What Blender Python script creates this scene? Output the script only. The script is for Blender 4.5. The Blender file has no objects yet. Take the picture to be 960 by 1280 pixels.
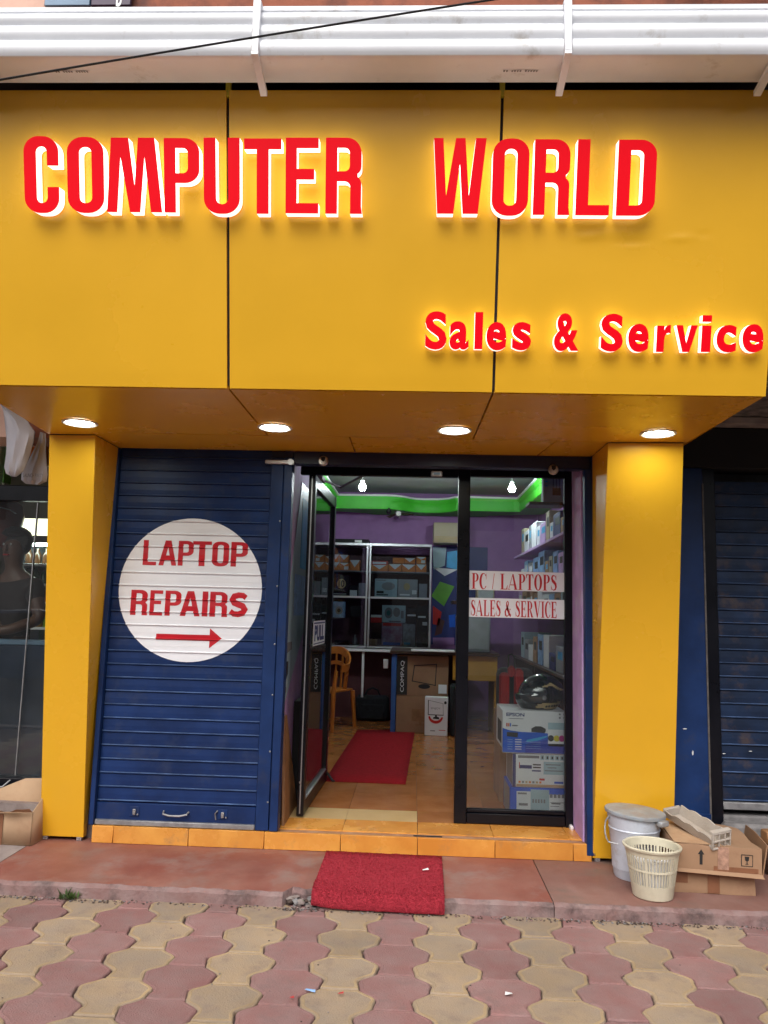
import bpy, bmesh, math, random
from mathutils import Vector, Matrix
random.seed(7)
R = math.radians
S = bpy.context.scene
COL = S.collection

# ------------------------------------------------------------------ camera
F_PX = 969.15
PITCH, YAW, ROLL = .125245, -.0403467, .0263777
CAM = Vector((0, -4.75, 1.475))
cd = bpy.data.cameras.new('camera')
cam = bpy.data.objects.new('camera', cd); COL.objects.link(cam); S.camera = cam
_f = Vector((math.sin(YAW)*math.cos(PITCH), math.cos(YAW)*math.cos(PITCH), math.sin(PITCH)))
_r0 = Vector((math.cos(YAW), -math.sin(YAW), 0)); _u0 = _r0.cross(_f)
_r = math.cos(ROLL)*_r0 + math.sin(ROLL)*_u0
_u = -math.sin(ROLL)*_r0 + math.cos(ROLL)*_u0
M = Matrix((( _r.x, _u.x, -_f.x, CAM.x), (_r.y, _u.y, -_f.y, CAM.y), (_r.z, _u.z, -_f.z, CAM.z), (0,0,0,1)))
cam.matrix_world = M
cd.sensor_fit = 'VERTICAL'; cd.sensor_height = 36; cd.sensor_width = 27
cd.lens = F_PX/1280*36
cd.clip_start = .05; cd.clip_end = 1000

def ray(px, py): return _f + (px-480)/F_PX*_r - (py-640)/F_PX*_u
def at_y(px, py, y):                       # the point of the real plane y = const seen at that place of the photograph
    d = ray(px, py); return CAM + d*((y-CAM.y)/d.y)
def at_z(px, py, z):
    d = ray(px, py); return CAM + d*((z-CAM.z)/d.z)

# ------------------------------------------------------------------ world, sun, exposure
SUN_EL, SUN_AZ = R(44), R(192)             # overcast: a broad soft sun behind the camera
w = bpy.data.worlds.new('World'); S.world = w; w.use_nodes = True
nt = w.node_tree; bg = nt.nodes['Background']
sky = nt.nodes.new('ShaderNodeTexSky'); sky.sky_type = 'NISHITA'; sky.sun_disc = False
sky.sun_elevation = SUN_EL; sky.sun_rotation = SUN_AZ; sky.dust_density = 4; sky.air_density = 1.0
hs = nt.nodes.new('ShaderNodeHueSaturation'); hs.inputs['Saturation'].default_value = .42
nt.links.new(sky.outputs[0], hs.inputs['Color']); nt.links.new(hs.outputs[0], bg.inputs['Color'])
bg.inputs['Strength'].default_value = .15
sd = bpy.data.lights.new('sun', 'SUN'); sd.energy = 1.35; sd.angle = R(50); sd.color = (1, .985, .96)
sun = bpy.data.objects.new('sun', sd); COL.objects.link(sun)
sdir = Vector((math.sin(SUN_AZ)*math.cos(SUN_EL), math.cos(SUN_AZ)*math.cos(SUN_EL), math.sin(SUN_EL)))
sun.rotation_euler = sdir.to_track_quat('Z', 'Y').to_euler(); sun.location = sdir*30
S.view_settings.view_transform = 'Standard'; S.view_settings.look = 'None'
S.view_settings.exposure = 0.25; S.view_settings.gamma = 1
S.render.engine = 'CYCLES'
S.cycles.use_denoising = True
S.cycles.max_bounces = 8; S.cycles.diffuse_bounces = 4; S.cycles.glossy_bounces = 4
S.cycles.transparent_max_bounces = 12; S.cycles.caustics_reflective = False; S.cycles.caustics_refractive = False
S.cycles.sample_clamp_indirect = 6

# ------------------------------------------------------------------ materials
def mat(name, col, rough=.5, metal=0., var=.12, scale=6., bump=0., bscale=60., col2=None, mixlo=.35, mixhi=.65,
        spec=.5, coat=0., rnd=0., dirt=None, dirt_amt=.0, dscale=2.5, rvar=.0, wave=0., wvar=0., wscale=1.3):
    m = bpy.data.materials.new(name); m.use_nodes = True
    n = m.node_tree.nodes; L = m.node_tree.links; b = n['Principled BSDF']
    tc = n.new('ShaderNodeTexCoord'); oi = n.new('ShaderNodeObjectInfo')
    off = n.new('ShaderNodeVectorMath'); off.operation = 'MULTIPLY_ADD'
    off.inputs[1].default_value = (1, 1, 1)
    cmb = n.new('ShaderNodeVectorMath'); cmb.operation = 'SCALE'; cmb.inputs[0].default_value = (37, 53, 71)
    L.new(oi.outputs['Random'], cmb.inputs['Scale']); L.new(tc.outputs['Object'], off.inputs[0]); L.new(cmb.outputs[0], off.inputs[2])
    co = off.outputs[0]
    ns = n.new('ShaderNodeTexNoise'); ns.inputs['Scale'].default_value = scale; ns.inputs['Detail'].default_value = 6
    ns.inputs['Roughness'].default_value = .6; L.new(co, ns.inputs['Vector'])
    rp = n.new('ShaderNodeValToRGB'); rp.color_ramp.elements[0].position = mixlo; rp.color_ramp.elements[1].position = mixhi
    c = Vector(col[:3]); c2 = Vector(col2[:3]) if col2 else c*(1+var)
    c1 = c if col2 else c*(1-var)
    rp.color_ramp.elements[0].color = (*c1, 1); rp.color_ramp.elements[1].color = (*c2, 1)
    L.new(ns.outputs['Fac'], rp.inputs['Fac']); out = rp.outputs['Color']
    if rnd:
        mr = n.new('ShaderNodeMapRange'); mr.inputs['To Min'].default_value = 1-rnd; mr.inputs['To Max'].default_value = 1+rnd
        L.new(oi.outputs['Random'], mr.inputs['Value'])
        mx = n.new('ShaderNodeVectorMath'); mx.operation = 'SCALE'; L.new(out, mx.inputs[0]); L.new(mr.outputs[0], mx.inputs['Scale']); out = mx.outputs[0]
    if dirt:
        dn = n.new('ShaderNodeTexNoise'); dn.inputs['Scale'].default_value = dscale; dn.inputs['Detail'].default_value = 8; dn.inputs['Roughness'].default_value = .68
        L.new(co, dn.inputs['Vector'])
        dr = n.new('ShaderNodeMapRange'); dr.inputs['From Min'].default_value = .62-dirt_amt*.35; dr.inputs['From Max'].default_value = .78-dirt_amt*.2
        L.new(dn.outputs['Fac'], dr.inputs['Value'])
        mx = n.new('ShaderNodeMix'); mx.data_type = 'RGBA'; L.new(dr.outputs[0], mx.inputs[0]); L.new(out, mx.inputs[6]); mx.inputs[7].default_value = (*dirt, 1); out = mx.outputs[2]
    if wvar:
        gp = n.new('ShaderNodeNewGeometry'); wn2 = n.new('ShaderNodeTexNoise'); wn2.inputs['Scale'].default_value = wscale; wn2.inputs['Detail'].default_value = 7; wn2.inputs['Roughness'].default_value = .65
        L.new(gp.outputs['Position'], wn2.inputs['Vector'])
        wr = n.new('ShaderNodeMapRange'); wr.inputs['From Min'].default_value = .32; wr.inputs['From Max'].default_value = .68; wr.inputs['To Min'].default_value = 1-wvar; wr.inputs['To Max'].default_value = 1+wvar*.7
        L.new(wn2.outputs['Fac'], wr.inputs['Value'])
        wm = n.new('ShaderNodeVectorMath'); wm.operation = 'SCALE'; L.new(out, wm.inputs[0]); L.new(wr.outputs[0], wm.inputs['Scale']); out = wm.outputs[0]
    L.new(out, b.inputs['Base Color'])
    b.inputs['Roughness'].default_value = rough; b.inputs['Metallic'].default_value = metal
    b.inputs['Specular IOR Level'].default_value = spec; b.inputs['Coat Weight'].default_value = coat
    if rvar:
        rr = n.new('ShaderNodeMapRange'); rr.inputs['To Min'].default_value = max(.02, rough-rvar); rr.inputs['To Max'].default_value = min(1, rough+rvar)
        L.new(ns.outputs['Fac'], rr.inputs['Value']); L.new(rr.outputs[0], b.inputs['Roughness'])
    prev = None
    if wave:
        wn = n.new('ShaderNodeTexNoise'); wn.inputs['Scale'].default_value = 2.2; wn.inputs['Detail'].default_value = 1
        L.new(co, wn.inputs['Vector'])
        wb = n.new('ShaderNodeBump'); wb.inputs['Strength'].default_value = wave; wb.inputs['Distance'].default_value = .02
        L.new(wn.outputs['Fac'], wb.inputs['Height']); prev = wb.outputs[0]
    if bump:
        bn = n.new('ShaderNodeTexNoise'); bn.inputs['Scale'].default_value = bscale; bn.inputs['Detail'].default_value = 4
        L.new(co, bn.inputs['Vector'])
        bp = n.new('ShaderNodeBump'); bp.inputs['Strength'].default_value = bump; bp.inputs['Distance'].default_value = .01
        L.new(bn.outputs['Fac'], bp.inputs['Height'])
        if prev: L.new(prev, bp.inputs['Normal'])
        prev = bp.outputs[0]
    if prev: L.new(prev, b.inputs['Normal'])
    return m

def emit(name, col, s, base=None):
    m = bpy.data.materials.new(name); m.use_nodes = True
    b = m.node_tree.nodes['Principled BSDF']; b.inputs['Base Color'].default_value = (*(base or col), 1)
    b.inputs['Emission Color'].default_value = (*col, 1); b.inputs['Emission Strength'].default_value = s
    b.inputs['Roughness'].default_value = .45; b.inputs['Specular IOR Level'].default_value = .12
    return m

def glass_mat(name, tint=(.9, .93, .92), refl=1.0, haze=0.):
    m = bpy.data.materials.new(name); m.use_nodes = True
    n = m.node_tree.nodes; L = m.node_tree.links; n.remove(n['Principled BSDF'])
    t = n.new('ShaderNodeBsdfTransparent'); t.inputs[0].default_value = (*tint, 1)
    g = n.new('ShaderNodeBsdfGlossy'); g.inputs['Roughness'].default_value = .0; g.inputs[0].default_value = (refl, refl, refl, 1)
    fr = n.new('ShaderNodeFresnel'); fr.inputs[0].default_value = 1.5
    mx = n.new('ShaderNodeMixShader'); L.new(fr.outputs[0], mx.inputs[0]); L.new(t.outputs[0], mx.inputs[1]); L.new(g.outputs[0], mx.inputs[2])
    out = mx.outputs[0]
    if haze:  # pale diffuse veil, painted haze in place of washed-out street reflections
        d = n.new('ShaderNodeBsdfDiffuse'); d.inputs[0].default_value = (.6, .62, .66, 1)
        tc = n.new('ShaderNodeTexCoord'); ns = n.new('ShaderNodeTexNoise'); ns.inputs['Scale'].default_value = 3.5; ns.inputs['Detail'].default_value = 6; L.new(tc.outputs['Object'], ns.inputs['Vector'])
        mr = n.new('ShaderNodeMapRange'); mr.inputs['From Min'].default_value = .35; mr.inputs['From Max'].default_value = .7; mr.inputs['To Min'].default_value = haze*.4; mr.inputs['To Max'].default_value = haze*1.6; L.new(ns.outputs['Fac'], mr.inputs['Value'])
        m2 = n.new('ShaderNodeMixShader'); L.new(mr.outputs[0], m2.inputs[0]); L.new(out, m2.inputs[1]); L.new(d.outputs[0], m2.inputs[2]); out = m2.outputs[0]
    L.new(out, n['Material Output'].inputs[0])
    return m

YEL = (.80, .43, .022)
M_ = dict(
  slat_highlight=mat('painted_slat_highlight', (.06, .10, .20), .35, var=.45, scale=9, rnd=.15, rvar=.1),  # lighter blue paints the bright lip highlight onto each slat bead
  shiny_dirty=mat('dirty_metal_edge', (.10, .09, .085), .6, var=.3, scale=30),
  yellow=mat('yellow_panel', YEL, .27, var=.03, scale=1.2, wave=.05, spec=.5, rvar=.04, wvar=.022, wscale=1.6),
  gap=mat('dark_joint', (.012, .012, .02), .7),
  red_acrylic=emit('red_acrylic', (1, .0, .012), .40, (.50, .001, .006)),
  glow=emit('glowing_return', (1, .98, .90), 1.0, (.85, .85, .82)),
  lamp=emit('lamp_glow', (.95, 1, .88), 54, (.9, .9, .9)),
  bulb=emit('bulb_glow', (.86, .97, 1), 480, (.9, .9, .9)),
  tube=emit('tube_glow', (.9, .97, 1), 14, (.9, .9, .9)),
  fridge_light=emit('fridge_light', (1, .95, .68), 2.2, (.9, .9, .8)),
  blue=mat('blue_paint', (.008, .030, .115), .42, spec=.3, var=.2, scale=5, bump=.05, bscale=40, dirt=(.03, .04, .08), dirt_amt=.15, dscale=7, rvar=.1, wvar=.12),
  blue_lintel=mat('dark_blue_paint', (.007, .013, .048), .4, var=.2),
  slat=mat('blue_slat_paint', (.0075, .027, .108), .42, spec=.3, var=.22, scale=4, bump=.04, bscale=30, dirt=(.03, .045, .10), dirt_amt=.25, dscale=5, rnd=.1, rvar=.08, wvar=.15, wscale=3),
  slat_old=mat('worn_blue_slat_paint', (.007, .019, .052), .5, var=.3, scale=7, bump=.1, bscale=50, spec=.3, dirt=(.07, .05, .045), dirt_amt=.28, dscale=6, rnd=.2),
  white_vinyl=mat('white_vinyl', (.88, .89, .94), .4, var=.03),
  red_vinyl=mat('red_vinyl', (.56, .008, .02), .4, var=.05),
  black=mat('black_metal', (.004, .0045, .008), .3, spec=.3, var=.2, rvar=.1),
  matblack=mat('matt_black', (.008, .008, .009), .8),
  alu=mat('grey_aluminium', (.55, .56, .58), .35, metal=.85, var=.08),
  chrome=mat('worn_steel', (.5, .47, .45), .35, metal=.9, var=.3, scale=30),
  steel=mat('dull_steel', (.32, .32, .33), .5, metal=.6, var=.2, scale=20),
  glass=glass_mat('window_glass', haze=.016),
  dglass=glass_mat('cabinet_glass', (.78, .82, .84)),
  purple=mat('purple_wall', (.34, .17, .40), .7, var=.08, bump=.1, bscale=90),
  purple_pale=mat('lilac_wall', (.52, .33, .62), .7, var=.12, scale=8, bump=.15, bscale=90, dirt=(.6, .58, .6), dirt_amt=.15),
  ceil=mat('ceiling_white', (.55, .57, .56), .8, var=.05),
  green=mat('green_cove', (.06, .52, .03), .5, var=.06),
  white=mat('white_paint', (.8, .8, .8), .5, var=.04),
  pvc=mat('white_pvc', (.82, .83, .86), .33, var=.04, scale=3, dirt=(.5, .46, .42), dirt_amt=.1, dscale=5),
  tile=mat('orange_floor_tile', (.34, .115, .030), .22, col2=(.43, .17, .055), scale=5, rnd=.08, rvar=.08),
  tile_y=mat('amber_step_tile', (.62, .24, .04), .27, col2=(.78, .37, .075), scale=4, rnd=.07, rvar=.1, dirt=(.4, .2, .08), dirt_amt=.15, dscale=6),
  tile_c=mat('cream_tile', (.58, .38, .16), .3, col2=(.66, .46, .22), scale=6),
  grout=mat('grout', (.10, .055, .035), .9, var=.3, scale=20),
  channel=mat('dirty_track', (.33, .15, .07), .8, var=.35, scale=14, bump=.4, bscale=60, col2=(.42, .24, .15)),
  oxide=mat('red_oxide_floor', (.225, .068, .047), .55, col2=(.275, .12, .09), scale=2.2, mixlo=.38, mixhi=.62, bump=.12, bscale=120, dirt=(.26, .17, .145), dirt_amt=.3, dscale=3.5, rvar=.12, wvar=.14, wscale=3),
  oxide_b=mat('brown_oxide_floor', (.205, .092, .072), .6, col2=(.25, .14, .115), scale=3, bump=.15, bscale=120, dirt=(.16, .12, .10), dirt_amt=.3, dscale=4, rvar=.12, wvar=.14, wscale=3),
  concrete=mat('bare_concrete', (.25, .20, .185), .85, col2=(.34, .29, .27), scale=4, bump=.4, bscale=60, dirt=(.16, .11, .10), dirt_amt=.3),
  slab_edge=mat('weathered_slab_edge', (.25, .14, .13), .9, col2=(.31, .225, .215), scale=7, bump=.6, bscale=50, dirt=(.07, .05, .05), dirt_amt=.36, dscale=6),
  pav_y=mat('yellow_paver', (.385, .28, .18), .9, col2=(.335, .262, .195), scale=6, bump=.5, bscale=170, rnd=.12, dirt=(.27, .20, .16), dirt_amt=.30, dscale=9, wvar=.16),
  pav_r=mat('red_paver', (.285, .136, .126), .9, col2=(.295, .178, .168), scale=6, bump=.5, bscale=170, rnd=.13, dirt=(.25, .16, .15), dirt_amt=.30, dscale=9, wvar=.16),
  pav_rim=mat('yellow_paver_rim', (.41, .29, .16), .9, var=.15, scale=12, rnd=.12, bump=.4, bscale=160, dirt=(.36, .27, .18), dirt_amt=.6, dscale=7, wvar=.16),
  mortar=mat('joint_dirt', (.10, .066, .058), .95, var=.4, scale=25, bump=.5, bscale=90),
  asphalt=mat('asphalt', (.05, .05, .052), .9, var=.25, scale=30, bump=.4, bscale=150),
  carpet=mat('red_mat', (.42, .036, .055), .95, var=.2, scale=60, bump=1.0, bscale=220, spec=.15),
  carpet_in=mat('red_carpet', (.30, .012, .018), .95, var=.15, scale=40, bump=.6, bscale=200, spec=.15),
  card=mat('cardboard', (.36, .215, .125), .8, var=.07, scale=5, bump=.06, bscale=30, dirt=(.28, .15, .09), dirt_amt=.25, dscale=5),
  card_d=mat('dark_cardboard', (.30, .17, .095), .85, var=.1, scale=5),
  card_p=mat('pale_cardboard', (.50, .33, .20), .8, var=.07, scale=5, dirt=(.36, .2, .11), dirt_amt=.2),
  tape=mat('brown_tape', (.24, .105, .055), .3, var=.12, scale=10),
  tape_c=mat('clear_tape', (.42, .25, .18), .22, var=.25, scale=40, bump=.3, bscale=40),
  ink=mat('black_print', (.02, .02, .02), .6),
  ink_g=mat('grey_print', (.2, .2, .22), .6),
  ink_b=mat('navy_print', (.02, .03, .16), .5),
  white_card=mat('white_card', (.76, .77, .80), .4, var=.03),
  grey_card=mat('grey_card', (.30, .31, .33), .5, var=.08),
  box_blue=mat('blue_print', (.012, .11, .62), .35, var=.1),
  box_deep=mat('deep_blue_print', (.01, .05, .42), .35, var=.1),
  cyan=mat('cyan_print', (.05, .40, .75), .4),
  magenta=mat('magenta_print', (.65, .03, .30), .4),
  yprint=mat('yellow_print', (.75, .62, .05), .4),
  orange=mat('orange_print', (.72, .20, .025), .45, var=.06),
  redp=mat('red_print', (.55, .02, .02), .4),
  teal=mat('pale_teal_print', (.36, .50, .57), .45, var=.06),
  teal_d=mat('dark_teal', (.03, .14, .15), .5),
  plastic_or=mat('orange_plastic', (.46, .145, .022), .35, var=.08),
  wood=mat('brown_board', (.28, .14, .06), .6, var=.2, scale=9, bump=.1),
  wood_y=mat('yellow_board', (.52, .27, .03), .5, var=.08),
  wood_d=mat('dark_wood', (.05, .025, .018), .4, var=.2),
  maroon=mat('maroon_panel', (.085, .025, .03), .6, var=.1),
  beige=mat('beige_plastic', (.45, .38, .26), .45, var=.04),
  grey=mat('grey_panel', (.26, .27, .31), .5, var=.06),
  navy_cloth=mat('dark_cloth', (.012, .014, .018), .9, var=.3, scale=20),
  red_cloth=mat('red_cloth', (.36, .012, .014), .8, var=.2),
  helm=mat('dark_helmet', (.008, .014, .016), .16, var=.3, coat=.4),
  visor=mat('helmet_visor', (.03, .04, .05), .06, spec=.8, coat=1),
  gold=mat('gold_trim', (.45, .33, .16), .4, var=.1),
  pail=mat('galvanised_pail', (.56, .60, .68), .5, metal=.1, var=.1, scale=8, dirt=(.33, .31, .31), dirt_amt=.3, dscale=6),
  pail_lid=mat('pail_lid', (.32, .36, .40), .5, metal=.1, var=.15, scale=9, dirt=(.30, .24, .20), dirt_amt=.5, dscale=7),
  basket=mat('cream_plastic', (.62, .575, .44), .45, var=.08, scale=8, dirt=(.42, .36, .25), dirt_amt=.25),
  liner=mat('crumpled_white_bag', (.62, .62, .62), .4, bump=.8, bscale=30),
  pulp=mat('moulded_pulp', (.45, .40, .35), .9, var=.1, scale=10, bump=.3, bscale=120, dirt=(.3, .25, .2), dirt_amt=.3),
  facade=mat('reddish_wall', (.32, .10, .055), .85, var=.2, scale=3, bump=.3, bscale=40, dirt=(.10, .045, .04), dirt_amt=.45, dscale=2.5),
  peach=mat('peach_wall', (.74, .46, .36), .8, var=.08),
  slate=mat('slate_blue_board', (.16, .25, .36), .5),
  plum=mat('dark_plum_board', (.05, .025, .06), .5),
  rough_conc=mat('rough_dark_concrete', (.09, .085, .08), .95, col2=(.26, .24, .22), scale=14, bump=1, bscale=40),
  beam=mat('painted_beam', (.34, .30, .28), .8, var=.2, scale=9, bump=.3),
  stone=mat('grey_stone', (.20, .19, .19), .9, var=.25, scale=14, bump=.5, bscale=60),
  bag_white=mat('white_plastic_bag', (.46, .44, .48), .45, var=.05, bump=.3, bscale=14),
  skin=mat('brown_skin', (.12, .058, .038), .5, var=.08),
  hair=mat('black_hair', (.010, .008, .008), .6, bump=.8, bscale=70),
  shirt=mat('dark_shirt', (.020, .013, .014), .85, var=.15),
  trousers=mat('dark_trousers', (.015, .015, .02), .85),
  leaf=mat('weed_leaf', (.07, .12, .03), .6, var=.3),
  dirt=mat('loose_dirt', (.08, .055, .045), .95, var=.5, scale=30),
  bottle_g=mat('green_bottle', (.02, .10, .04), .15, spec=.7),
  bottle_b=mat('brown_bottle', (.12, .05, .02), .15, spec=.7),
  jar_o=mat('amber_jar', (.5, .22, .03), .3),
  jar_l=mat('lime_jar', (.22, .42, .03), .3),
  lantern=mat('red_brown_balloon', (.20, .035, .022), .3, spec=.6),
  packet_g=mat('green_packet', (.12, .38, .04), .4),
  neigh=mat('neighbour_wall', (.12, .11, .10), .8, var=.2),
  opp=mat('street_facade', (.55, .52, .50), .9, var=.15, scale=.6),
  opp_win=mat('street_window', (.02, .025, .03), .15),
  tin_b=mat('blue_white_pack', (.25, .42, .70), .4, var=.25, scale=20),
  purple_pack=mat('clear_red_pack', (.30, .12, .22), .25, col2=(.36, .30, .42), scale=16),
  clear_pack=mat('clear_pack', (.30, .33, .38), .2, var=.3, scale=20),
  car=mat('blue_car_paint', (.10, .17, .30), .2, coat=1),
)

# ------------------------------------------------------------------ object helpers
class MB:
    """collects shapes into one mesh, one material slot per material used"""
    def __init__(s): s.bm = bmesh.new(); s.mats = []
    def mi(s, m):
        m = M_[m] if isinstance(m, str) else m
        if m not in s.mats: s.mats.append(m)
        return s.mats.index(m)
    def face(s, pts, m):
        f = s.bm.faces.new([s.bm.verts.new(p) for p in pts]); f.material_index = s.mi(m); return f
    def box(s, x0, x1, y0, y1, z0, z1, m, bev=0., rot=0., seg=1):
        r = bmesh.ops.create_cube(s.bm, size=1.0); vs = r['verts']
        for v in vs: v.co = Vector(((x0+x1)/2+v.co.x*(x1-x0), (y0+y1)/2+v.co.y*(y1-y0), (z0+z1)/2+v.co.z*(z1-z0)))
        if rot: bmesh.ops.rotate(s.bm, verts=vs, cent=((x0+x1)/2, (y0+y1)/2, (z0+z1)/2), matrix=Matrix.Rotation(rot, 3, 'Z'))
        k = s.mi(m); fs = {f for v in vs for f in v.link_faces}
        for f in fs: f.material_index = k
        if bev:
            es = list({e for v in vs for e in v.link_edges})
            o = bmesh.ops.bevel(s.bm, geom=es, offset=bev, segments=seg, affect='EDGES', profile=.5)
            for f in o['faces']: f.material_index = k
        return s
    def prism(s, poly, fn, d0, d1, m):
        """poly: 2-D outline; fn(u, v, d) -> point; closed solid between d0 and d1"""
        k = s.mi(m); a = [s.bm.verts.new(fn(u, v, d0)) for u, v in poly]; b = [s.bm.verts.new(fn(u, v, d1)) for u, v in poly]
        n = len(poly)
        for f in ([s.bm.faces.new(a), s.bm.faces.new(b[::-1])] + [s.bm.faces.new((a[i], b[i], b[(i+1) % n], a[(i+1) % n])) for i in range(n)]):
            f.material_index = k
        return s
    def lathe(s, prof, c, m, n=24, cap=True, axis='Z', sy=1.):
        k = s.mi(m); rings = []
        for r, z in prof:
            ring = []
            for i in range(n):
                a = 2*math.pi*i/n; p = (r*math.cos(a), r*math.sin(a)*sy, z)
                if axis == 'Y': p = (p[0], p[2], p[1])
                if axis == 'X': p = (p[2], p[0], p[1])
                ring.append(s.bm.verts.new(Vector(c)+Vector(p)))
            rings.append(ring)
        for a, b in zip(rings, rings[1:]):
            for i in range(n):
                f = s.bm.faces.new((a[i], a[(i+1) % n], b[(i+1) % n], b[i])); f.material_index = k; f.smooth = True
        if cap:
            for ring in (rings[0], rings[-1]):
                f = s.bm.faces.new(ring); f.material_index = k
        return s
    def tube(s, pts, r, m, n=8, cap=True):
        k = s.mi(m); pts = [Vector(p) for p in pts]; rings = []
        rr = r if isinstance(r, (list, tuple)) else [r]*len(pts)
        for i, p in enumerate(pts):
            t = (pts[min(i+1, len(pts)-1)]-pts[max(i-1, 0)]).normalized()
            up = Vector((0, 0, 1)) if abs(t.z) < .9 else Vector((0, 1, 0))
            a = t.cross(up).normalized(); b = a.cross(t)
            rings.append([s.bm.verts.new(p+rr[i]*(math.cos(2*math.pi*j/n)*a+math.sin(2*math.pi*j/n)*b)) for j in range(n)])
        for a, b in zip(rings, rings[1:]):
            for j in range(n):
                f = s.bm.faces.new((a[j], a[(j+1) % n], b[(j+1) % n], b[j])); f.material_index = k; f.smooth = True
        if cap:
            for ring in (rings[0], rings[-1]):
                f = s.bm.faces.new(ring); f.material_index = k
        return s
    def build(s, name, parent=None, world=True):
        bmesh.ops.recalc_face_normals(s.bm, faces=s.bm.faces)
        me = bpy.data.meshes.new(name); s.bm.to_mesh(me); s.bm.free(); me.set_sharp_from_angle(angle=R(38))
        for m in s.mats: me.materials.append(m)
        return link(name, me, parent, world)

def link(name, me, parent=None, world=True):
    o = bpy.data.objects.new(name, me); COL.objects.link(o)
    if parent is not None:
        o.parent = parent
        if world:                                 # mesh was written in world coordinates
            p, off = parent, Vector()
            while p is not None: off += Vector(p.location); p = p.parent
            me.transform(Matrix.Translation(-off))
    return o

def tag(o, label, cat, group=None):
    o['label'] = label; o['category'] = cat
    if group: o['group'] = group
    return o
def thing(name, label, cat, loc=(0, 0, 0), rotz=0, group=None):
    o = bpy.data.objects.new(name, None); COL.objects.link(o); o.empty_display_size = .1
    o.location = loc; o.rotation_euler = (0, 0, rotz)
    return tag(o, label, cat, group)
def struct(o): o['kind'] = 'structure'; return o
def stuff(o): o['kind'] = 'stuff'; return o
def solo(name, mb, label, cat, loc, group=None):
    """a thing that is one mesh; origin moved to loc"""
    o = mb.build(name); o.data.transform(Matrix.Translation(-Vector(loc))); o.location = loc
    return tag(o, label, cat, group)

FONT_CACHE = {}
def text_mesh(txt, bold=.0, spacing=1.0, shear=0.):
    cu = bpy.data.curves.new('t', 'FONT'); cu.body = txt; cu.size = 1; cu.offset = bold; cu.space_character = spacing
    cu.shear = shear; cu.fill_mode = 'FRONT'; cu.resolution_u = 5
    return curve_mesh(cu)
def curve_mesh(cu):
    o = bpy.data.objects.new('t', cu); COL.objects.link(o)
    me = bpy.data.meshes.new_from_object(o.evaluated_get(bpy.context.evaluated_depsgraph_get()))
    bpy.data.objects.remove(o); bpy.data.curves.remove(cu)
    return me
def poly_mesh(loops):
    cu = bpy.data.curves.new('g', 'CURVE'); cu.dimensions = '2D'; cu.fill_mode = 'BOTH'
    for lp in loops:
        sp = cu.splines.new('POLY'); sp.points.add(len(lp)-1)
        for p, q in zip(sp.points, lp): p.co = (q[0], q[1], 0, 1)
        sp.use_cyclic_u = True
    return curve_mesh(cu)
def fit(me, fn, rect=None):
    """maps a flat glyph mesh into rect's u, v (default its own), then to 3-D by fn(u, v)"""
    xs = [v.co.x for v in me.vertices]; ys = [v.co.y for v in me.vertices]
    x0, x1, y0, y1 = min(xs), max(xs), min(ys), max(ys)
    for v in me.vertices:
        u, t = v.co.x, v.co.y
        if rect: u = rect[0]+(u-x0)/(x1-x0)*(rect[1]-rect[0]); t = rect[2]+(t-y0)/(y1-y0)*(rect[3]-rect[2])
        v.co = fn(u, t)
    me.update(); return me
def add_text(mb, txt, fn, rect, m, bold=.012, spacing=1.):
    me = fit(text_mesh(txt, bold, spacing), fn, rect); k = mb.mi(m)
    vs = [mb.bm.verts.new(v.co) for v in me.vertices]
    for p in me.polygons:
        try: f = mb.bm.faces.new([vs[i] for i in p.vertices]); f.material_index = k
        except ValueError: pass
    bpy.data.meshes.remove(me)
def rr(x0, x1, y0, y1, r, n=6, corners='abcd'):
    """rounded rectangle outline, corners a=bl b=br c=tr d=tl"""
    out = []
    for c, cx, cy, a0 in (('a', x0+r, y0+r, 180), ('b', x1-r, y0+r, 270), ('c', x1-r, y1-r, 0), ('d', x0+r, y1-r, 90)):
        if c in corners and r > 0: out += [(cx+r*math.cos(R(a0+90*i/n)), cy+r*math.sin(R(a0+90*i/n))) for i in range(n+1)]
        else: out.append({'a': (x0, y0), 'b': (x1, y0), 'c': (x1, y1), 'd': (x0, y1)}[c])
    return out

# ================================================================== SETTING: ground, pavement, slab, step
mb = MB(); mb.box(-150, 150, -200, 150, -.6, -.14, 'asphalt'); struct(mb.build('road'))
mb = MB(); mb.box(-9, 9, -3.75, -.715, -.135, -.012, 'mortar'); pavement = struct(mb.build('pavement'))
mb = MB()
for i in range(18): mb.box(-9+i+.004, -8+i-.004, -3.9, -3.755, -.138, .012, 'concrete', .012)
struct(mb.build('kerb'))

PW, PP, PA = .2155, .283, .0405
def edge_b(t): return -PA*(math.cos(2*math.pi*(t+.13))-.16*math.cos(6*math.pi*(t+.13))-.10*math.sin(6*math.pi*(t+.13)))
def paver_outline():
    N = 16; pts = []
    for i in range(N+1):                                     # right side, far to near
        t = i/N; pts.append((PW/2+edge_b(t)-.0022, -t*PP))
    def joint(x): return -.009*math.cos(x/PW*math.pi*.9)
    pts = [(x, y+(-.0022 if y < -PP/2 else .0)+0) for x, y in pts]
    left = [(-x, y) for x, y in pts]
    far = [(x, joint(x)-.0022) for x in [(-.5+k/6)*2*pts[0][0] for k in range(1, 6)]]
    near = [(x, -PP+joint(x)+.0022) for x in [(.5-k/6)*2*pts[-1][0] for k in range(1, 6)]]
    fix = lambda P, y: (P[0], y+joint(P[0]))
    pts[0] = fix(pts[0], -.0022); pts[-1] = fix(pts[-1], -PP+.0022)
    left[0] = fix(left[0], -.0022); left[-1] = fix(left[-1], -PP+.0022)
    return pts+near+left[::-1]+far                          # clockwise from far right
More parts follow.
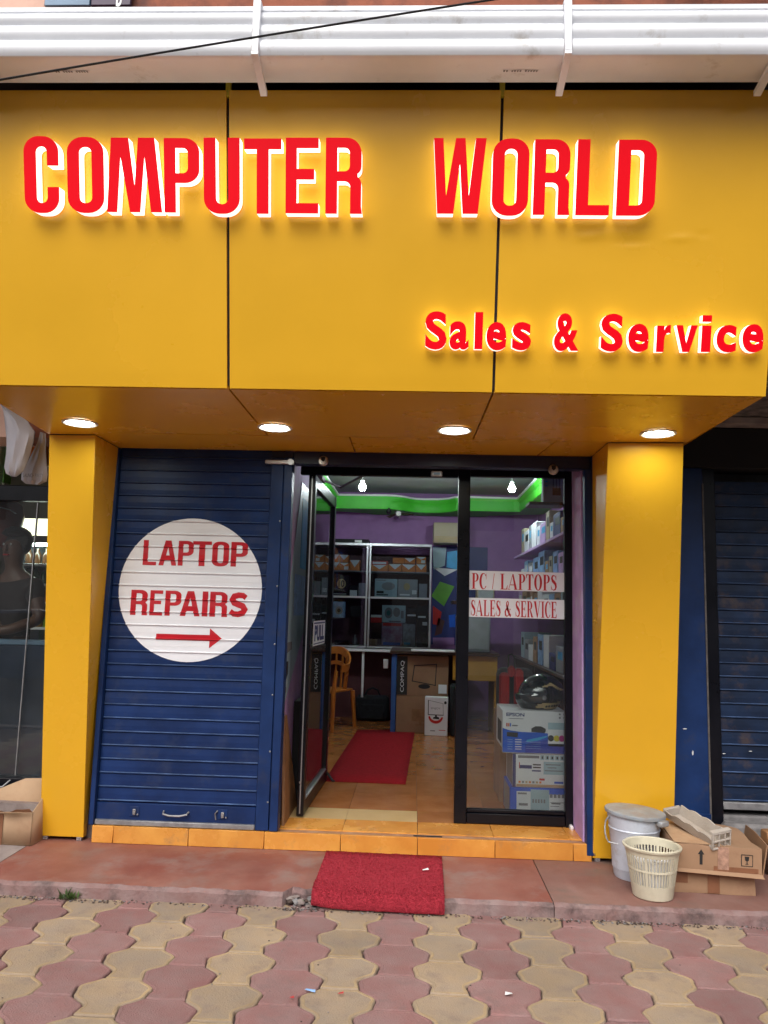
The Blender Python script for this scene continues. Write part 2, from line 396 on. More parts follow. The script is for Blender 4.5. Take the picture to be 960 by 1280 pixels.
def paver_mesh(kind):
    o = paver_outline(); n = len(o)
    mb = MB(); bm = mb.bm
    cx, cy = sum(p[0] for p in o)/n, sum(p[1] for p in o)/n
    def ring(d, z):
        out = []
        for i in range(n):
            a, b = Vector(o[i-1]), Vector(o[(i+1) % n]); t = (b-a).normalized(); nn = Vector((t.y, -t.x))
            p = Vector(o[i])+nn*(-d) if True else None
            q = Vector(o[i]); c = Vector((cx, cy))
            if (p-c).length > (q-c).length: p = q+nn*d
            out.append(bm.verts.new((p.x, p.y, z)))
        return out
    rs = [(0, -.03), (0, -.005), (.004, 0)] + ([(.013, .0012), (.017, .0)] if True else [])
    rings = [ring(d, z) for d, z in rs]
    base = mb.mi('pav_'+kind); rim = mb.mi('pav_rim') if kind == 'y' else base
    for k, (a, b) in enumerate(zip(rings, rings[1:])):
        for i in range(n):
            f = bm.faces.new((a[i], a[(i+1) % n], b[(i+1) % n], b[i])); f.material_index = rim if (kind == 'y' and k >= 2) else base
    f = bm.faces.new(rings[-1]); f.material_index = base
    bmesh.ops.recalc_face_normals(bm, faces=bm.faces)
    me = bpy.data.meshes.new('paver'); bm.to_mesh(me); bm.free()
    for m in mb.mats: me.materials.append(m)
    return me
pm = {'y': paver_mesh('y'), 'r': paver_mesh('r')}
far_bits = []
rp = random.Random(3)
for c in range(-20, 21):
    kind = 'y' if c % 2 == 0 else 'r'
    x = .175+c*PW
    for k in range(-1, 11):
        y = -.660-k*PP-(PP/2 if kind == 'r' else 0)
        if y-PP < -3.74 or y > -.5 and k < 0 and kind == 'y' and y-PP > -.72: continue
        z = rp.uniform(-.002, .0015); tilt = (rp.uniform(-.006, .006), rp.uniform(-.006, .006), rp.uniform(-.012, .012))
        if abs(x) < 2.75 and y-PP > -2.75:
            o = bpy.data.objects.new('paver', pm[kind]); COL.objects.link(o); o.parent = pavement
            o.location = (x+rp.uniform(-.002, .002), y, z); o.rotation_euler = tilt
        else: far_bits.append((kind, x, y, z))
bm = bmesh.new()
for kind, x, y, z in far_bits:
    n0 = len(bm.verts); f0 = len(bm.faces); bm.from_mesh(pm[kind]); bm.verts.ensure_lookup_table(); bm.faces.ensure_lookup_table()
    for v in bm.verts[n0:]: v.co += Vector((x, y, z))
    for f in bm.faces[f0:]: f.material_index = {'y': (0, 1), 'r': (2, 2)}[kind][min(f.material_index, 1)]
me = bpy.data.meshes.new('paver_field'); bm.to_mesh(me); bm.free()
for k in ('pav_y', 'pav_rim', 'pav_r'): me.materials.append(M_[k])
stuff(link('paver_field', me, pavement))

def wavy_slab(name, x0, x1, m, notch=None, seed=1):
    """slab in front of the shops: flat top, broken front edge, own colour on top"""
    rg = random.Random(seed); mb = MB(); bm = mb.bm; kt, ke = mb.mi(m), mb.mi('slab_edge')
    n = max(4, int((x1-x0)/.035)); top, ed, bot, back = [], [], [], []
    for i in range(n+1):
        x = x0+(x1-x0)*i/n; inn = (0 < i < n)
        d = rg.uniform(-.006, .006) if inn else 0; dz = rg.uniform(-.004, .002) if inn else 0
        e = .012+rg.uniform(0, .012)
        if notch and notch[0] < x < notch[1]: d += .075+rg.uniform(-.02, .02); dz -= .012
        y = -.715+d
        back.append(bm.verts.new((x, .06, .066))); top.append(bm.verts.new((x, y+e+.01, .065+dz*.4)))
        ed.append(bm.verts.new((x, y, .052+dz))); bot.append(bm.verts.new((x, y+rg.uniform(-.008, .004), -.14)))
    for i in range(n):
        for a, b, k in ((back, top, kt), (top, ed, ke), (ed, bot, ke)):
            f = bm.faces.new((a[i], b[i], b[i+1], a[i+1])); f.material_index = k; f.smooth = False
    return struct(mb.build(name))
wavy_slab('step_slab', -2.2, .72, 'oxide', (-.60, -.46), 2)
wavy_slab('step_slab', .724, 4.5, 'oxide_b', None, 5)
wavy_slab('step_slab', -5.5, -2.204, 'concrete', None, 9)
mb = MB()
rg = random.Random(11)
def crumb(mb, x, y, z, s, m):
    r = bmesh.ops.create_icosphere(mb.bm, subdivisions=1, radius=s); k = mb.mi(m)
    for v in r['verts']: v.co = Vector((x+v.co.x*rg.uniform(.7, 1.5), y+v.co.y*rg.uniform(.7, 1.4), z+v.co.z*rg.uniform(.4, .8)))
    for v in r['verts']:
        for f in v.link_faces: f.material_index = k
for i in range(1100):
    x = rg.uniform(-2.3, 2.4)
    if rg.random() < .45: x = rg.choice((rg.gauss(1.75, .18), rg.gauss(1.1, .22), rg.gauss(-1.85, .2), rg.gauss(-.53, .06)))
    crumb(mb, x, rg.gauss(-.742, .014), .004, rg.choice((.002, .003, .004, .006)), rg.choice(('dirt', 'dirt', 'slab_edge', 'stone')))
for i in range(26): crumb(mb, rg.uniform(-.595, -.465), rg.uniform(-.70, -.65), rg.uniform(.0, .035), rg.uniform(.01, .024), rg.choice(('stone', 'dirt', 'concrete')))
for i in range(60): crumb(mb, rg.uniform(-2, 2), rg.uniform(-1.9, -.8), .002, rg.choice((.002, .003, .004)), rg.choice(('dirt', 'stone', 'concrete')))
stuff(mb.build('dirt'))

# step: amber tiles, shutter track, floor tiles
TX = [-1.87, -1.741, -1.292, -.843, -.394, .055, .504, .953, 1.06]
mb = MB(); mb.box(-1.868, 1.058, -.012, 5.4, .066, .150, 'grout'); step = struct(mb.build('threshold'))
for a, b in zip(TX, TX[1:]):
    mb = MB(); mb.box(a+.0015, b-.0015, -.032, -.0125, .067, .1635, 'tile_y', .002); mb.build('step_tile', step)
    mb = MB(); mb.box(a+.0015, b-.0015, .055, .30, .1502, .165, 'tile_y', .001)
    if b > -.85: mb.build('step_tile', step)
mb = MB(); mb.box(-1.868, 1.058, -.0118, .0535, .1503, .158, 'channel'); mb.box(.03, .20, .012, .03, .158, .161, 'matblack'); mb.build('shutter_track', step)
TY = [.303, .563, 1.012, 1.461, 1.91, 2.359, 2.808, 3.257, 3.706, 4.155, 4.604, 5.053, 5.33]
FX = [-1.35, -1.292, -.843, -.394, .055, .504, .953, 1.402, 1.6]
mb = MB(); mb.box(-1.35, 1.6, .302, 5.4, .1505, .157, 'grout'); floor = struct(mb.build('shop_floor'))
for j, (y0, y1) in enumerate(zip(TY, TY[1:])):
    for x0, x1 in zip(FX, FX[1:]):
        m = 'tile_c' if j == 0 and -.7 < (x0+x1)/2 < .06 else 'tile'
        mb = MB(); mb.box(x0+.001, x1-.001, y0+.001, y1-.001, .1572, .165, m); mb.build('floor_tile', floor)

# ------------------------------------------------------------------ interior shell
def wall(x0, x1, y0, y1, z0, z1, m, name='shop_wall'):
    mb = MB(); mb.box(x0, x1, y0, y1, z0, z1, m); return struct(mb.build(name))
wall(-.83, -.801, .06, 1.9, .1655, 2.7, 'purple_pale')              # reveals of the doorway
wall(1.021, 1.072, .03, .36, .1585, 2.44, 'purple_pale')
wall(-1.47, -1.352, .40, 5.5, .0, 3.0, 'purple')
wall(1.602, 1.72, .40, 5.5, .0, 3.0, 'purple')
wall(-1.352, 1.602, 5.332, 5.5, .15, 3.0, 'purple')
wall(-1.9, -.832, .30, .399, .15, 3.0, 'purple')
wall(1.0735, 1.72, .30, .399, .07, 3.0, 'purple')
wall(-.831, 1.073, .37, .44, 2.46, 3.0, 'purple')
mb = MB(); mb.box(-1.47, 1.72, .30, 5.5, 3.001, 3.1, 'ceil'); ceiling = struct(mb.build('shop_ceiling'))
def cove_run(path, prof, m, name):
    mb = MB(); k = mb.mi(m); rows = []
    for i, p in enumerate(path):
        a = path[max(i-1, 0)]; b = path[min(i+1, len(path)-1)]; t = (Vector(b)-Vector(a)).normalized(); n = Vector((t.y, -t.x))
        rows.append([mb.bm.verts.new((p[0]+n.x*d, p[1]+n.y*d, z)) for d, z in prof])
    for a, b in zip(rows, rows[1:]):
        for i in range(len(prof)-1):
            f = mb.bm.faces.new((a[i], b[i], b[i+1], a[i+1])); f.material_index = k; f.smooth = False
    return mb.build(name, ceiling)
path = [(-1.0, .5), (-1.0, 4.70), (-.35, 4.70), (-.25, 4.72), (-.16, 4.80), (-.08, 4.90), (.0, 4.95), (.12, 4.97), (.3, 4.95), (.45, 4.85), (.52, 4.72), (.6, 4.70), (1.30, 4.70), (1.30, .5)]
cove_run(path, [(0, 2.70), (.02, 2.70), (.035, 2.74), (.02, 2.80), (.045, 2.84), (.045, 2.855)], 'green', 'cove')
cove_run(path, [(.046, 2.855), (.06, 2.858), (.06, 2.875), (.046, 2.88)], 'white', 'cove_trim')
cove_run(path, [(-.65, 2.71), (-.001, 2.701)], 'green', 'cove_soffit')

# upper facade behind and above the gutter, and what stands beside the shop
fac = thing('upper_facade', 'weathered reddish upper-floor wall above the white gutter', 'building', (0, 0, 2.45))
mb = MB(); mb.box(-2.55, 7, -.02, .255, 3.3, 9.5, 'facade'); mb.box(-2.55, 1.52, -.02, .28, 2.5, 3.299, 'facade'); mb.box(-7, -2.55, -.02, .28, 2.5, 9.5, 'peach'); mb.build('wall', fac)
mb = MB()
for k in range(9): mb.box(-2.5+k*1.05, -1.47+k*1.05, -.06, -.021, 5.62, 5.72, 'facade', .01)
mb.build('ledge', fac)
t = thing('street_sign', 'slate blue and dark plum sign board with a white letter above the gutter', 'sign', (-2.3, -.06, 5.6))
mb = MB(); mb.box(at_y(55, 5, -.09).x, at_y(112, 5, -.09).x, -.09, -.065, 5.45, 6.6, 'slate', .004); mb.build('board', t)
mb = MB(); mb.box(at_y(113.5, 5, -.09).x, at_y(163, 5, -.09).x, -.09, -.065, 5.45, 6.6, 'plum', .004); mb.build('board', t)
mb = MB(); add_text(mb, 'b', lambda u, v: (u, -.0925, v), (at_y(145, 5, -.09).x, at_y(152, 5, -.09).x, at_y(148, 8.6, -.09).z, at_y(148, -14, -.09).z), 'white', .03); mb.box(at_y(140.5, 5, -.09).x, at_y(143.5, 5, -.09).x, -.094, -.0915, 5.5, 6.5, 'white'); mb.build('lettering', t)
t = thing('thatch', 'ragged straw awning edge in the top corner above the gutter', 'awning', (2.1, -.3, 5.7))
mb = MB()
for i in range(150):
    x = rg.uniform(1.55, 3.2); z = rg.uniform(5.7, 5.95)
    mb.tube([(x, -.3+rg.uniform(-.1, .1), z), (x+rg.uniform(-.1, .1), -.42+rg.uniform(-.1, .1), z-rg.uniform(.1, .28))], .006, rg.choice(('card_p', 'wood', 'dirt')), 3)
stuff(mb.build('straw', t))

# ================================================================== SIGN CANOPY
YB, ZB, YT, ZT = -1.39, 2.444, -1.675, 3.69
def fas(x, v, d=0.):                      # v = 0..1 up the leaning fascia, d = distance out from it
    n = Vector((0, -(ZT-ZB), YT-YB)).normalized()
    n = Vector((0, -(ZT-ZB), (YT-YB))).normalized()
    return Vector((x, YB+(YT-YB)*v, ZB+(ZT-ZB)*v))+n*d
FH = math.hypot(YT-YB, ZT-ZB)
def fas_uv(px, py, d):                    # photograph -> (x, v) on the fascia pushed out by d
    n = Vector((0, -(ZT-ZB), (YT-YB))).normalized(); p0 = Vector((0, YB, ZB))+n*d
    r_ = ray(px, py); P = CAM+r_*((p0-CAM).dot(n)/r_.dot(n))
    return P.x, (P-p0).dot(Vector((0, YT-YB, ZT-ZB)))/FH**2
canopy = thing('shop_canopy', 'big yellow leaning fascia and soffit over the shop front', 'canopy', (0, 0, 2.444))
J = [-2.05, -.851, .336, 1.522]; G = .0065
for a, b in zip(J, J[1:]):
    aa = a+(G if a > -2 else 0); bb = b-(G if b < 1.5 else 0)
    mb = MB(); mb.prism([(aa, 0), (bb, 0), (bb, 1), (aa, 1)], lambda u, v, d: fas(u, v, d), -.02, -.0022, 'yellow')
    from mathutils import noise as NZ
    NX, NY = 96, 100; gr = []; dents = [(fas_uv(px, py, 0), sx, sy, am) for px, py, sx, sy, am in ((735, 296, .05, .012, .0022), (790, 302, .07, .010, -.0026), (850, 298, .06, .013, .0026), (880, 293, .03, .010, -.0020), (770, 291, .09, .02, .0015))]
    for j in range(NY+1):
        row = []
        for i in range(NX+1):
            u, v = aa+(bb-aa)*i/NX, j/NY
            e = min(1, min(i, NX-i)/5, min(j, NY-j)/5)
            h = .0016*NZ.noise(Vector((u*2.1, v*2.4, 3.7)))+.0007*NZ.noise(Vector((u*5, v*6, 9.1)))
            for (du, dv), sx, sy, am in dents: h += am*math.exp(-((u-du)/sx)**2-((v-dv-.04*(u-du))*FH/sy)**2)
            row.append(mb.bm.verts.new(fas(u, v, -.0021+e*(.0021+h))))
        gr.append(row)
    ky = mb.mi('yellow')
    for r0, r1 in zip(gr, gr[1:]):
        for i in range(NX):
            f = mb.bm.faces.new((r0[i], r0[i+1], r1[i+1], r1[i])); f.material_index = ky; f.smooth = True
    o = mb.build('fascia_panel', canopy)
mb = MB(); mb.prism([(J[0]+.02, .01), (J[3]-.02, .01), (J[3]-.02, .995), (J[0]+.02, .995)], lambda u, v, d: fas(u, v, d), -.05, -.021, 'gap'); mb.build('backing', canopy)
for x in J[1:3]:
    mb = MB(); mb.box(x-.011, x+.011, YT+.01, YT+.03, ZT-.02, ZT+.06, 'yprint'); mb.build('hanger_strap', canopy)
mb = MB(); mb.face([fas(J[3], 0, -.022)+Vector((.002, 0, .002)), fas(J[3], 1, -.022)+Vector((.002, 0, 0)), (J[3]+.002, .0, ZT), (J[3]+.002, .0, ZB+.002)], 'yellow'); mb.build('end_panel', canopy)
mb = MB(); mb.face([fas(J[0], 0, -.022)+Vector((-.002, 0, .002)), fas(J[0], 1, -.022)+Vector((-.002, 0, 0)), (J[0]-.1, .0, ZT), (J[0]-.1, .0, ZB+.002)], 'yellow'); mb.build('end_panel', canopy)
def soffit(poly):
    mb = MB(); mb.prism(poly, lambda u, v, d: (u, v, d), ZB+.001, ZB+.02, 'yellow'); o = mb.build('soffit_panel', canopy)
    return o
g = .005
soffit([(-2.05, -1.368), (-.851-g, -1.368), (-.851-g, -.437), (-1.58, -.437), (-1.58, -.43), (-1.875, -.43), (-1.875, -.01), (-2.19, -.01), (-2.155, -.37)])
soffit([(-.851+g, -1.368), (.336-g, -1.368), (.32-g, -.437), (-.851+g, -.437)])
soffit([(.336+g, -1.368), (1.520, -1.368), (1.50, -.01), (1.08, -.01), (1.08, -.41), (.80, -.437), (.32+g, -.437)])
soffit([(-1.872, -.427), (-1.58, -.427), (-.386, -.431), (-.386, -.005), (-1.872, -.005)])
soffit([(-.378, -.431), (.785, -.431), (.745, -.005), (-.378, -.005)])
soffit([(.793, -.431), (1.077, -.407), (1.077, -.005), (.753, -.005)])
mb = MB(); mb.prism([(-2.04, -1.34), (1.51, -1.34), (1.49, -.0), (-2.1, -.0)], lambda u, v, d: (u, v, d), ZB+.022, ZB+.03, 'gap'); mb.build('soffit_backing', canopy)
mb = MB(); mb.prism([(-1.70, 3.80), (-.03, 4.20), (-.03, 4.23), (-1.70, 3.83)], lambda u, v, d: (d, u, v), -4.5, 4.2, 'gap'); mb.build('roof_sheet', canopy)

for i, (x, y, lb) in enumerate(((-1.835, -.683, 'round lit downlight above the left yellow pillar'), (-.77, -.655, 'lit downlight by the soffit joint over the blue shutter'),
                   (.202, -.66, 'lit downlight in the soffit over the glass doorway'), (1.281, -.665, 'round lit downlight above the right yellow pillar'))):
    t = thing('ceiling_light', lb, 'downlight', (x, y, ZB), 0, 'downlights in the yellow soffit')
    mb = MB(); mb.lathe([(.074, -.0005), (.092, -.0005), (.094, -.006), (.086, -.010), (.076, -.007), (.074, -.0005)], (x, y, ZB), 'white', 36, False); mb.build('rim', t)
    mb = MB(); mb.lathe([(.073, -.0035), (.04, -.006), (.002, -.007)], (x, y, ZB), 'lamp', 32, True); mb.build('lens', t)

# ------------------------------------------------------------------ letters
def arc(cx, cy, rx, ry, a0, a1, n=8): return [(cx+rx*math.cos(R(a0+(a1-a0)*i/n)), cy+ry*math.sin(R(a0+(a1-a0)*i/n))) for i in range(n+1)]
TK = .155                                  # stroke; big letters are drawn in a .50 x 1.0 cell
def G_O(): return [rr(0, .46, 0, 1, .2), rr(.15, .31, .13, .87, .075)[::-1]]
def G_C():
    o = arc(.26, .80, .20, .20, 0, 90)+arc(.2, .80, .20, .20, 90, 180)+arc(.2, .2, .2, .2, 180, 270)+arc(.26, .2, .2, .2, 270, 360)
    i = [(.46, .34), (.31, .34)]+arc(.235, .205, .075, .075, 0, -180)+arc(.235, .795, .075, .075, 180, 0)+[(.31, .62), (.46, .62)]
    return [o+i]
def G_M(): return [[(0, 0), (.18, 0), (.255, .76), (.42, 0), (.60, 0), (.69, .76), (.80, 0), (1.0, 0), (.87, 1), (.58, 1), (.505, .34), (.40, 1), (.09, 1)]]
def G_P(): return [[(0, 0), (.155, 0), (.155, .40)]+arc(.28, .58, .20, .18, -90, 0)+arc(.28, .82, .20, .18, 0, 90)+[(0, 1)], rr(.155, .325, .53, .87, .07, 6, 'bc')[::-1]]
def G_U(): return [[(0, 1)]+arc(.2, .2, .2, .2, 180, 270)+arc(.26, .2, .2, .2, 270, 360)+[(.46, 1), (.31, 1)]+arc(.235, .205, .08, .08, 0, -180)+[(.15, 1)]]
def G_T(): return [[(.17, 0), (.33, 0), (.33, .86), (.5, .86), (.5, 1), (0, 1), (0, .86), (.17, .86)]]
def G_E(): return [[(0, 0), (.46, 0), (.46, .135), (.155, .135), (.155, .45), (.40, .45), (.40, .59), (.155, .59), (.155, .865), (.46, .865), (.46, 1), (0, 1)]]
def G_R(): return [[(0, 0), (.155, 0), (.155, .43), (.24, .43)]+arc(.25, .35, .08, .08, 90, 0)+[(.33, 0), (.49, 0), (.475, .1), (.475, .36)]+arc(.375, .40, .10, .10, 0, 60, 4)+arc(.375, .62, .10, .10, -60, 0, 4)+arc(.28, .80, .195, .20, 0, 90)+[(0, 1)], rr(.155, .32, .56, .87, .07, 6, 'bc')[::-1]]
def G_W(): return [[(x, 1-y) for x, y in G_M()[0]][::-1]]
def G_L(): return [[(0, 0), (.42, 0), (.42, .135), (.155, .135), (.155, 1), (0, 1)]]
def G_D(): return [[(0, 0)]+arc(.27, .2, .2, .2, 270, 360)+arc(.27, .8, .2, .2, 0, 90)+[(0, 1)], rr(.155, .315, .135, .865, .07, 6, 'bc')[::-1]]
def sign_letter(parent, me_fn, bx, depth, lab):
    """bx: photo box x0, x1, y0, y1 of the letter's face; face stands depth out from the fascia"""
    ul, vt = fas_uv((bx[0]), bx[2], depth); ur, vb = fas_uv(bx[1], bx[3], depth)
    u0, _ = fas_uv(bx[0], (bx[2]+bx[3])/2, depth); u1, _ = fas_uv(bx[1], (bx[2]+bx[3])/2, depth)
    _, vt = fas_uv((bx[0]+bx[1])/2, bx[2], depth); _, vb = fas_uv((bx[0]+bx[1])/2, bx[3], depth)
    rect = (u0, u1, vb, vt)
    flat = fit(me_fn(), lambda u, v: (u, v, 0), rect)
    bm = bmesh.new(); bm.from_mesh(flat); bmesh.ops.remove_doubles(bm, verts=bm.verts, dist=1e-5)
    face = MB(); kf = face.mi('red_acrylic'); ret = MB(); kr = ret.mi('glow')
    vmap = {v: face.bm.verts.new(fas(v.co.x, v.co.y, depth)) for v in bm.verts}
    vback = {v: face.bm.verts.new(fas(v.co.x, v.co.y, depth-.004)) for v in bm.verts if any(e.is_boundary for e in v.link_edges)}
    for f in bm.faces:
        g_ = face.bm.faces.new([vmap[v] for v in f.verts]); g_.material_index = kf
    lo = {v: ret.bm.verts.new(fas(v.co.x, v.co.y, .006)) for v in vback}; hi = {v: ret.bm.verts.new(fas(v.co.x, v.co.y, depth-.0045)) for v in vback}
    for e in bm.edges:
        if e.is_boundary:
            a, b = e.verts
            q = face.bm.faces.new((vmap[a], vmap[b], vback[b], vback[a])); q.material_index = kf
            q = ret.bm.faces.new((hi[a], hi[b], lo[b], lo[a])); q.material_index = kr
    o = face.build('letter', parent); o['label'] = lab
    ret.build('letter_side', o)
    bm.free(); bpy.data.meshes.remove(flat)
big = thing('shop_sign', 'large red block capitals of the shop name, glowing white sides, on yellow fascia', 'sign', tuple(fas(-.3, .55)))
for ch, gf, bx in (('C', G_C, (30, 73, 170, 266)), ('O', G_O, (84, 129.5, 171, 266)), ('M', G_M, (133, 202, 172, 265)), ('P', G_P, (205, 249, 172.5, 265.5)),
                   ('U', G_U, (254.6, 299.5, 172, 267)), ('T', G_T, (305, 351.5, 173, 267)), ('E', G_E, (357, 398, 172, 266.5)), ('R', G_R, (407, 453, 172, 267)),
                   ('W', G_W, (541.5, 607, 172.5, 267)), ('O', G_O, (615.5, 661, 173, 269.5)), ('R', G_R, (667.5, 713.5, 174, 268.5)), ('L', G_L, (721, 763, 174, 269)), ('D', G_D, (772, 820, 174.5, 269.5))):
    sign_letter(big, lambda: poly_mesh(gf()), bx, .062, 'red letter '+ch)
HEL = {'l': [[(0, 0), (1, 0), (1, 1), (0, 1)]], 'i': [[(0, 0), (1, 0), (1, .72), (0, .72)], [(0, .82), (1, .82), (1, 1), (0, 1)]],
       'v': [[(0, 1), (.30, 1), (.5, .32), (.70, 1), (1, 1), (.66, 0), (.34, 0)]],
       'r': [[(0, 0), (.55, 0), (.55, .46), (.60, .60), (.70, .68), (.84, .71), (1, .69), (1, .99), (.88, 1), (.72, .97), (.60, .89), (.53, .78), (.53, .97), (0, .97)]]}
small = thing('shop_sign', 'smaller red lettering Sales & Service low on the yellow fascia', 'sign', tuple(fas(1.0, .2)))
for ch, bx in (('S', (531.5, 558.5, 389, 437)), ('a', (562, 586, 401.5, 437)), ('l', (593.5, 603.5, 390, 436.5)), ('e', (608, 633, 402.5, 438)), ('s', (640.5, 664, 402.5, 438)),
               ('&', (693, 724, 391.5, 439)), ('S', (751.5, 779, 392, 439.5)), ('e', (785.5, 811, 404.5, 440)), ('r', (821, 838, 406, 440)), ('v', (845, 871.5, 406.5, 440)),
               ('i', (877.5, 889, 394, 440)), ('c', (896, 920.5, 406, 440.5)), ('e', (928.5, 954.5, 405, 440.5))):
    sign_letter(small, (lambda: poly_mesh(HEL[ch])) if ch in HEL else (lambda: text_mesh(ch, .034)), bx, .045, 'red letter '+ch)

# ------------------------------------------------------------------ pillars
def pillar(lab, xb0, xb1, xt0, xt1, yb0, yt0, yt1, loc):
    t = thing('yellow_pillar', lab, 'pillar', loc, 0, 'yellow clad pillars')
    z0, z1 = .088, 2.4395
    A, B, C_, D = (xb0, yb0, z0), (xb1, yb0-.0, z0), (xt1, yt1, z1), (xt0, yt0, z1)
    th = .012
    def slab(q, back):
        mb = MB(); k = mb.mi('yellow'); q = [Vector(p) for p in q]; b = [p+Vector(back) for p in q]
        for f in ((q), (b[::-1]), *[(q[i], b[i], b[(i+1) % 4], q[(i+1) % 4]) for i in range(4)]): mb.face(f, 'yellow')
        bmesh.ops.remove_doubles(mb.bm, verts=mb.bm.verts, dist=1e-6); return mb
    def bevel(o):
        bv = o.modifiers.new('b', 'BEVEL'); bv.width = .002; bv.segments = 2
    bevel(slab([A, B, C_, D], (0, th, 0)).build('front_panel', t))
    for (pb, pt, s) in ((A, D, 1), (B, C_, -1)):
        q = [(pb[0], pb[1]+th+.001, z0), (pb[0], .03, z0), (pt[0], .03, z1), (pt[0], pt[1]+th+.001, z1)]
        slab(q, (s*th, 0, 0)).build('side_panel', t)
    mb = MB(); mb.prism([(xt0+.001, yt0+.001), (xt1-.001, yt1+.001), (xt1-.001, .03), (xt0+.001, .03)], lambda u, v, d: (u, v, d), z1+.0003, z1+.0045, 'gap'); mb.build('cap', t)
    for x in (xb0+.012, xb1-.045):
        mb = MB(); mb.box(x, x+.032, yb0+.003, yb0+.035, .067, .1, 'alu', .002); mb.box(x+.012, x+.02, yb0-.002, yb0+.003, .075, .083, 'steel'); mb.build('foot_bracket', t)
    return t
pillar('narrow yellow pillar left of the blue shutter', -2.186, -1.925, -2.150, -1.873, -.012, -.375, -.385, (-2.05, 0, .066))
pillar('wide yellow pillar right of the glass window', 1.064, 1.520, 1.079, 1.488, -.03, -.418, -.45, (1.29, 0, .066))

# ------------------------------------------------------------------ gutter
gut = thing('rain_gutter', 'white plastic rain gutter with rounded front ribs along the roof edge', 'gutter', (0, -1.8, 3.66))
prof = [(-1.72, 3.692), (-1.895, 3.664)]
for z0, z1, y in ((3.668, 3.738, -1.905), (3.742, 3.808, -1.90), (3.812, 3.866, -1.895)):
    prof += [(y-.024*math.sin(math.pi*(.08+.84*i/8))**.7, z0+(z1-z0)*i/8) for i in range(9)]
prof += [(-1.893, 3.870), (-1.905, 3.874), (-1.906, 3.892), (-1.895, 3.894), (-1.885, 3.69), (-1.73, 3.715), (-1.715, 3.85), (-1.705, 3.85)]
mb = MB(); k = mb.mi('pvc')
va = [mb.bm.verts.new((-4.4, y, z)) for y, z in prof]; vb = [mb.bm.verts.new((4.0, y, z)) for y, z in prof]
for i in range(len(prof)-1):
    f = mb.bm.faces.new((va[i], va[i+1], vb[i+1], vb[i])); f.material_index = k; f.smooth = 2 <= i < 30
mb.bm.faces.new((va[-1], va[0], vb[0], vb[-1])).material_index = k
o = mb.build('trough', gut)
for px, n in ((92, 7), (650, 7)):
    mb = MB()
    P = at_y(px, 83 if px < 300 else 86, -1.80); x = P.x-.07
    rgm = random.Random(px)
    for i in range(13):
        zz = 3.6725+.0; 
        if i in (2, 7): continue
        mb.face([(x+i*.011, -1.82+rgm.uniform(-.004, .004), 3.6728), (x+i*.011+.008, -1.82, 3.6728), (x+i*.011+.007, -1.806, 3.6752), (x+i*.011+.001, -1.806, 3.6752)], 'ink_g')
    mb.build('printed_mark', gut)
for x in (-1.92, -.677, .562, at_y(946, 114, -1.735).x, 2.7):
    mb = MB()
    mb.box(x-.0155, x+.0155, -1.941, -1.925, 3.668, 3.895, 'pvc', .003)
    mb.prism([(-1.94, 3.655), (-1.735, 3.618), (-1.735, 3.640), (-1.91, 3.666), (-1.94, 3.672)], lambda u, v, d: (d, u, v), x-.014, x+.014, 'pvc')
    mb.box(x-.0155, x+.0155, -1.926, -1.72, 3.886, 3.896, 'pvc', .002)
    mb.build('bracket', gut)
def cab_pt(px, py, y): return tuple(at_y(px, py, y))
pts = []
for i in range(25):
    f = i/24; px = -420+f*1500; py = 99-.1587*px-(px-300)**2*0
    py = 98.5-px*.163+max(0, 1-abs(px-300)/700)*.0+2.5*((px-300)/300)**2*.5
    pts.append(tuple(at_y(px, py, -2.35+.25*f)))
mb = MB(); mb.tube(pts, .0038, 'matblack', 6); solo('overhead_cable', mb, 'thin black cable sagging across the white gutter', 'cable', pts[12])

# ================================================================== SHUTTERS
SP = .0803
PROF = [(0, -.001), (.02, -.0085), (.05, -.0115), (.085, -.0115), (.115, -.0075), (.135, -.003), (.5, -.0045), (.97, -.003)]
def slat_y(z, z0):
    f = ((z-z0) % SP)/SP
    for (a, ya), (b, yb) in zip(PROF, PROF[1:]+[(1.0, -.001)]):
        if a <= f <= b: return ya+(yb-ya)*(f-a)/(b-a)
    return -.001
def slat_mesh(x0, x1, m):
    mb = MB(); k = mb.mi(m); n = 2
    pr = PROF+[(.985, .003), (1.0, .003)]
    cols = [[mb.bm.verts.new((x, y, f*SP)) for f, y in pr] for x in (x0, x1)]
    for i in range(len(pr)-1):
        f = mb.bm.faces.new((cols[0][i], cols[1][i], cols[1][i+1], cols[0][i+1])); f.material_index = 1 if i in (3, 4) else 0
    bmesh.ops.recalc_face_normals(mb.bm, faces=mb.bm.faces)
    me = bpy.data.meshes.new('slat'); mb.bm.to_mesh(me); mb.bm.free(); me.materials.append(M_[m]); me.materials.append(M_['slat_highlight']); return me
def shutter(t, x0, x1, y, z0, z1, m):
    me = slat_mesh(x0, x1, m); z = z0; k = 0
    while z < z1:
        o = bpy.data.objects.new('slat', me); COL.objects.link(o); o.parent = t
        o.location = Vector((0, y, z))-Vector(t.location); z += SP
SZ0 = .296
sh = thing('roller_shutter', 'closed blue roller shutter with a round white repairs sticker', 'shutter', (-1.38, 0, .165))
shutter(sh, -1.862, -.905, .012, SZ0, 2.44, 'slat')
mb = MB(); mb.box(-1.862, -.905, -.004, .012, .178, SZ0-.004, 'slat', .003); mb.box(-1.862, -.905, -.022, .012, .166, .196, 'steel', .004); mb.build('bottom_bar', sh)
mb = MB()
mb.tube([(-1.455, -.004, .252), (-1.45, -.03, .243), (-1.41, -.04, .236), (-1.35, -.04, .236), (-1.31, -.03, .243), (-1.305, -.004, .252)], .006, 'steel', 8); mb.build('handle', sh)
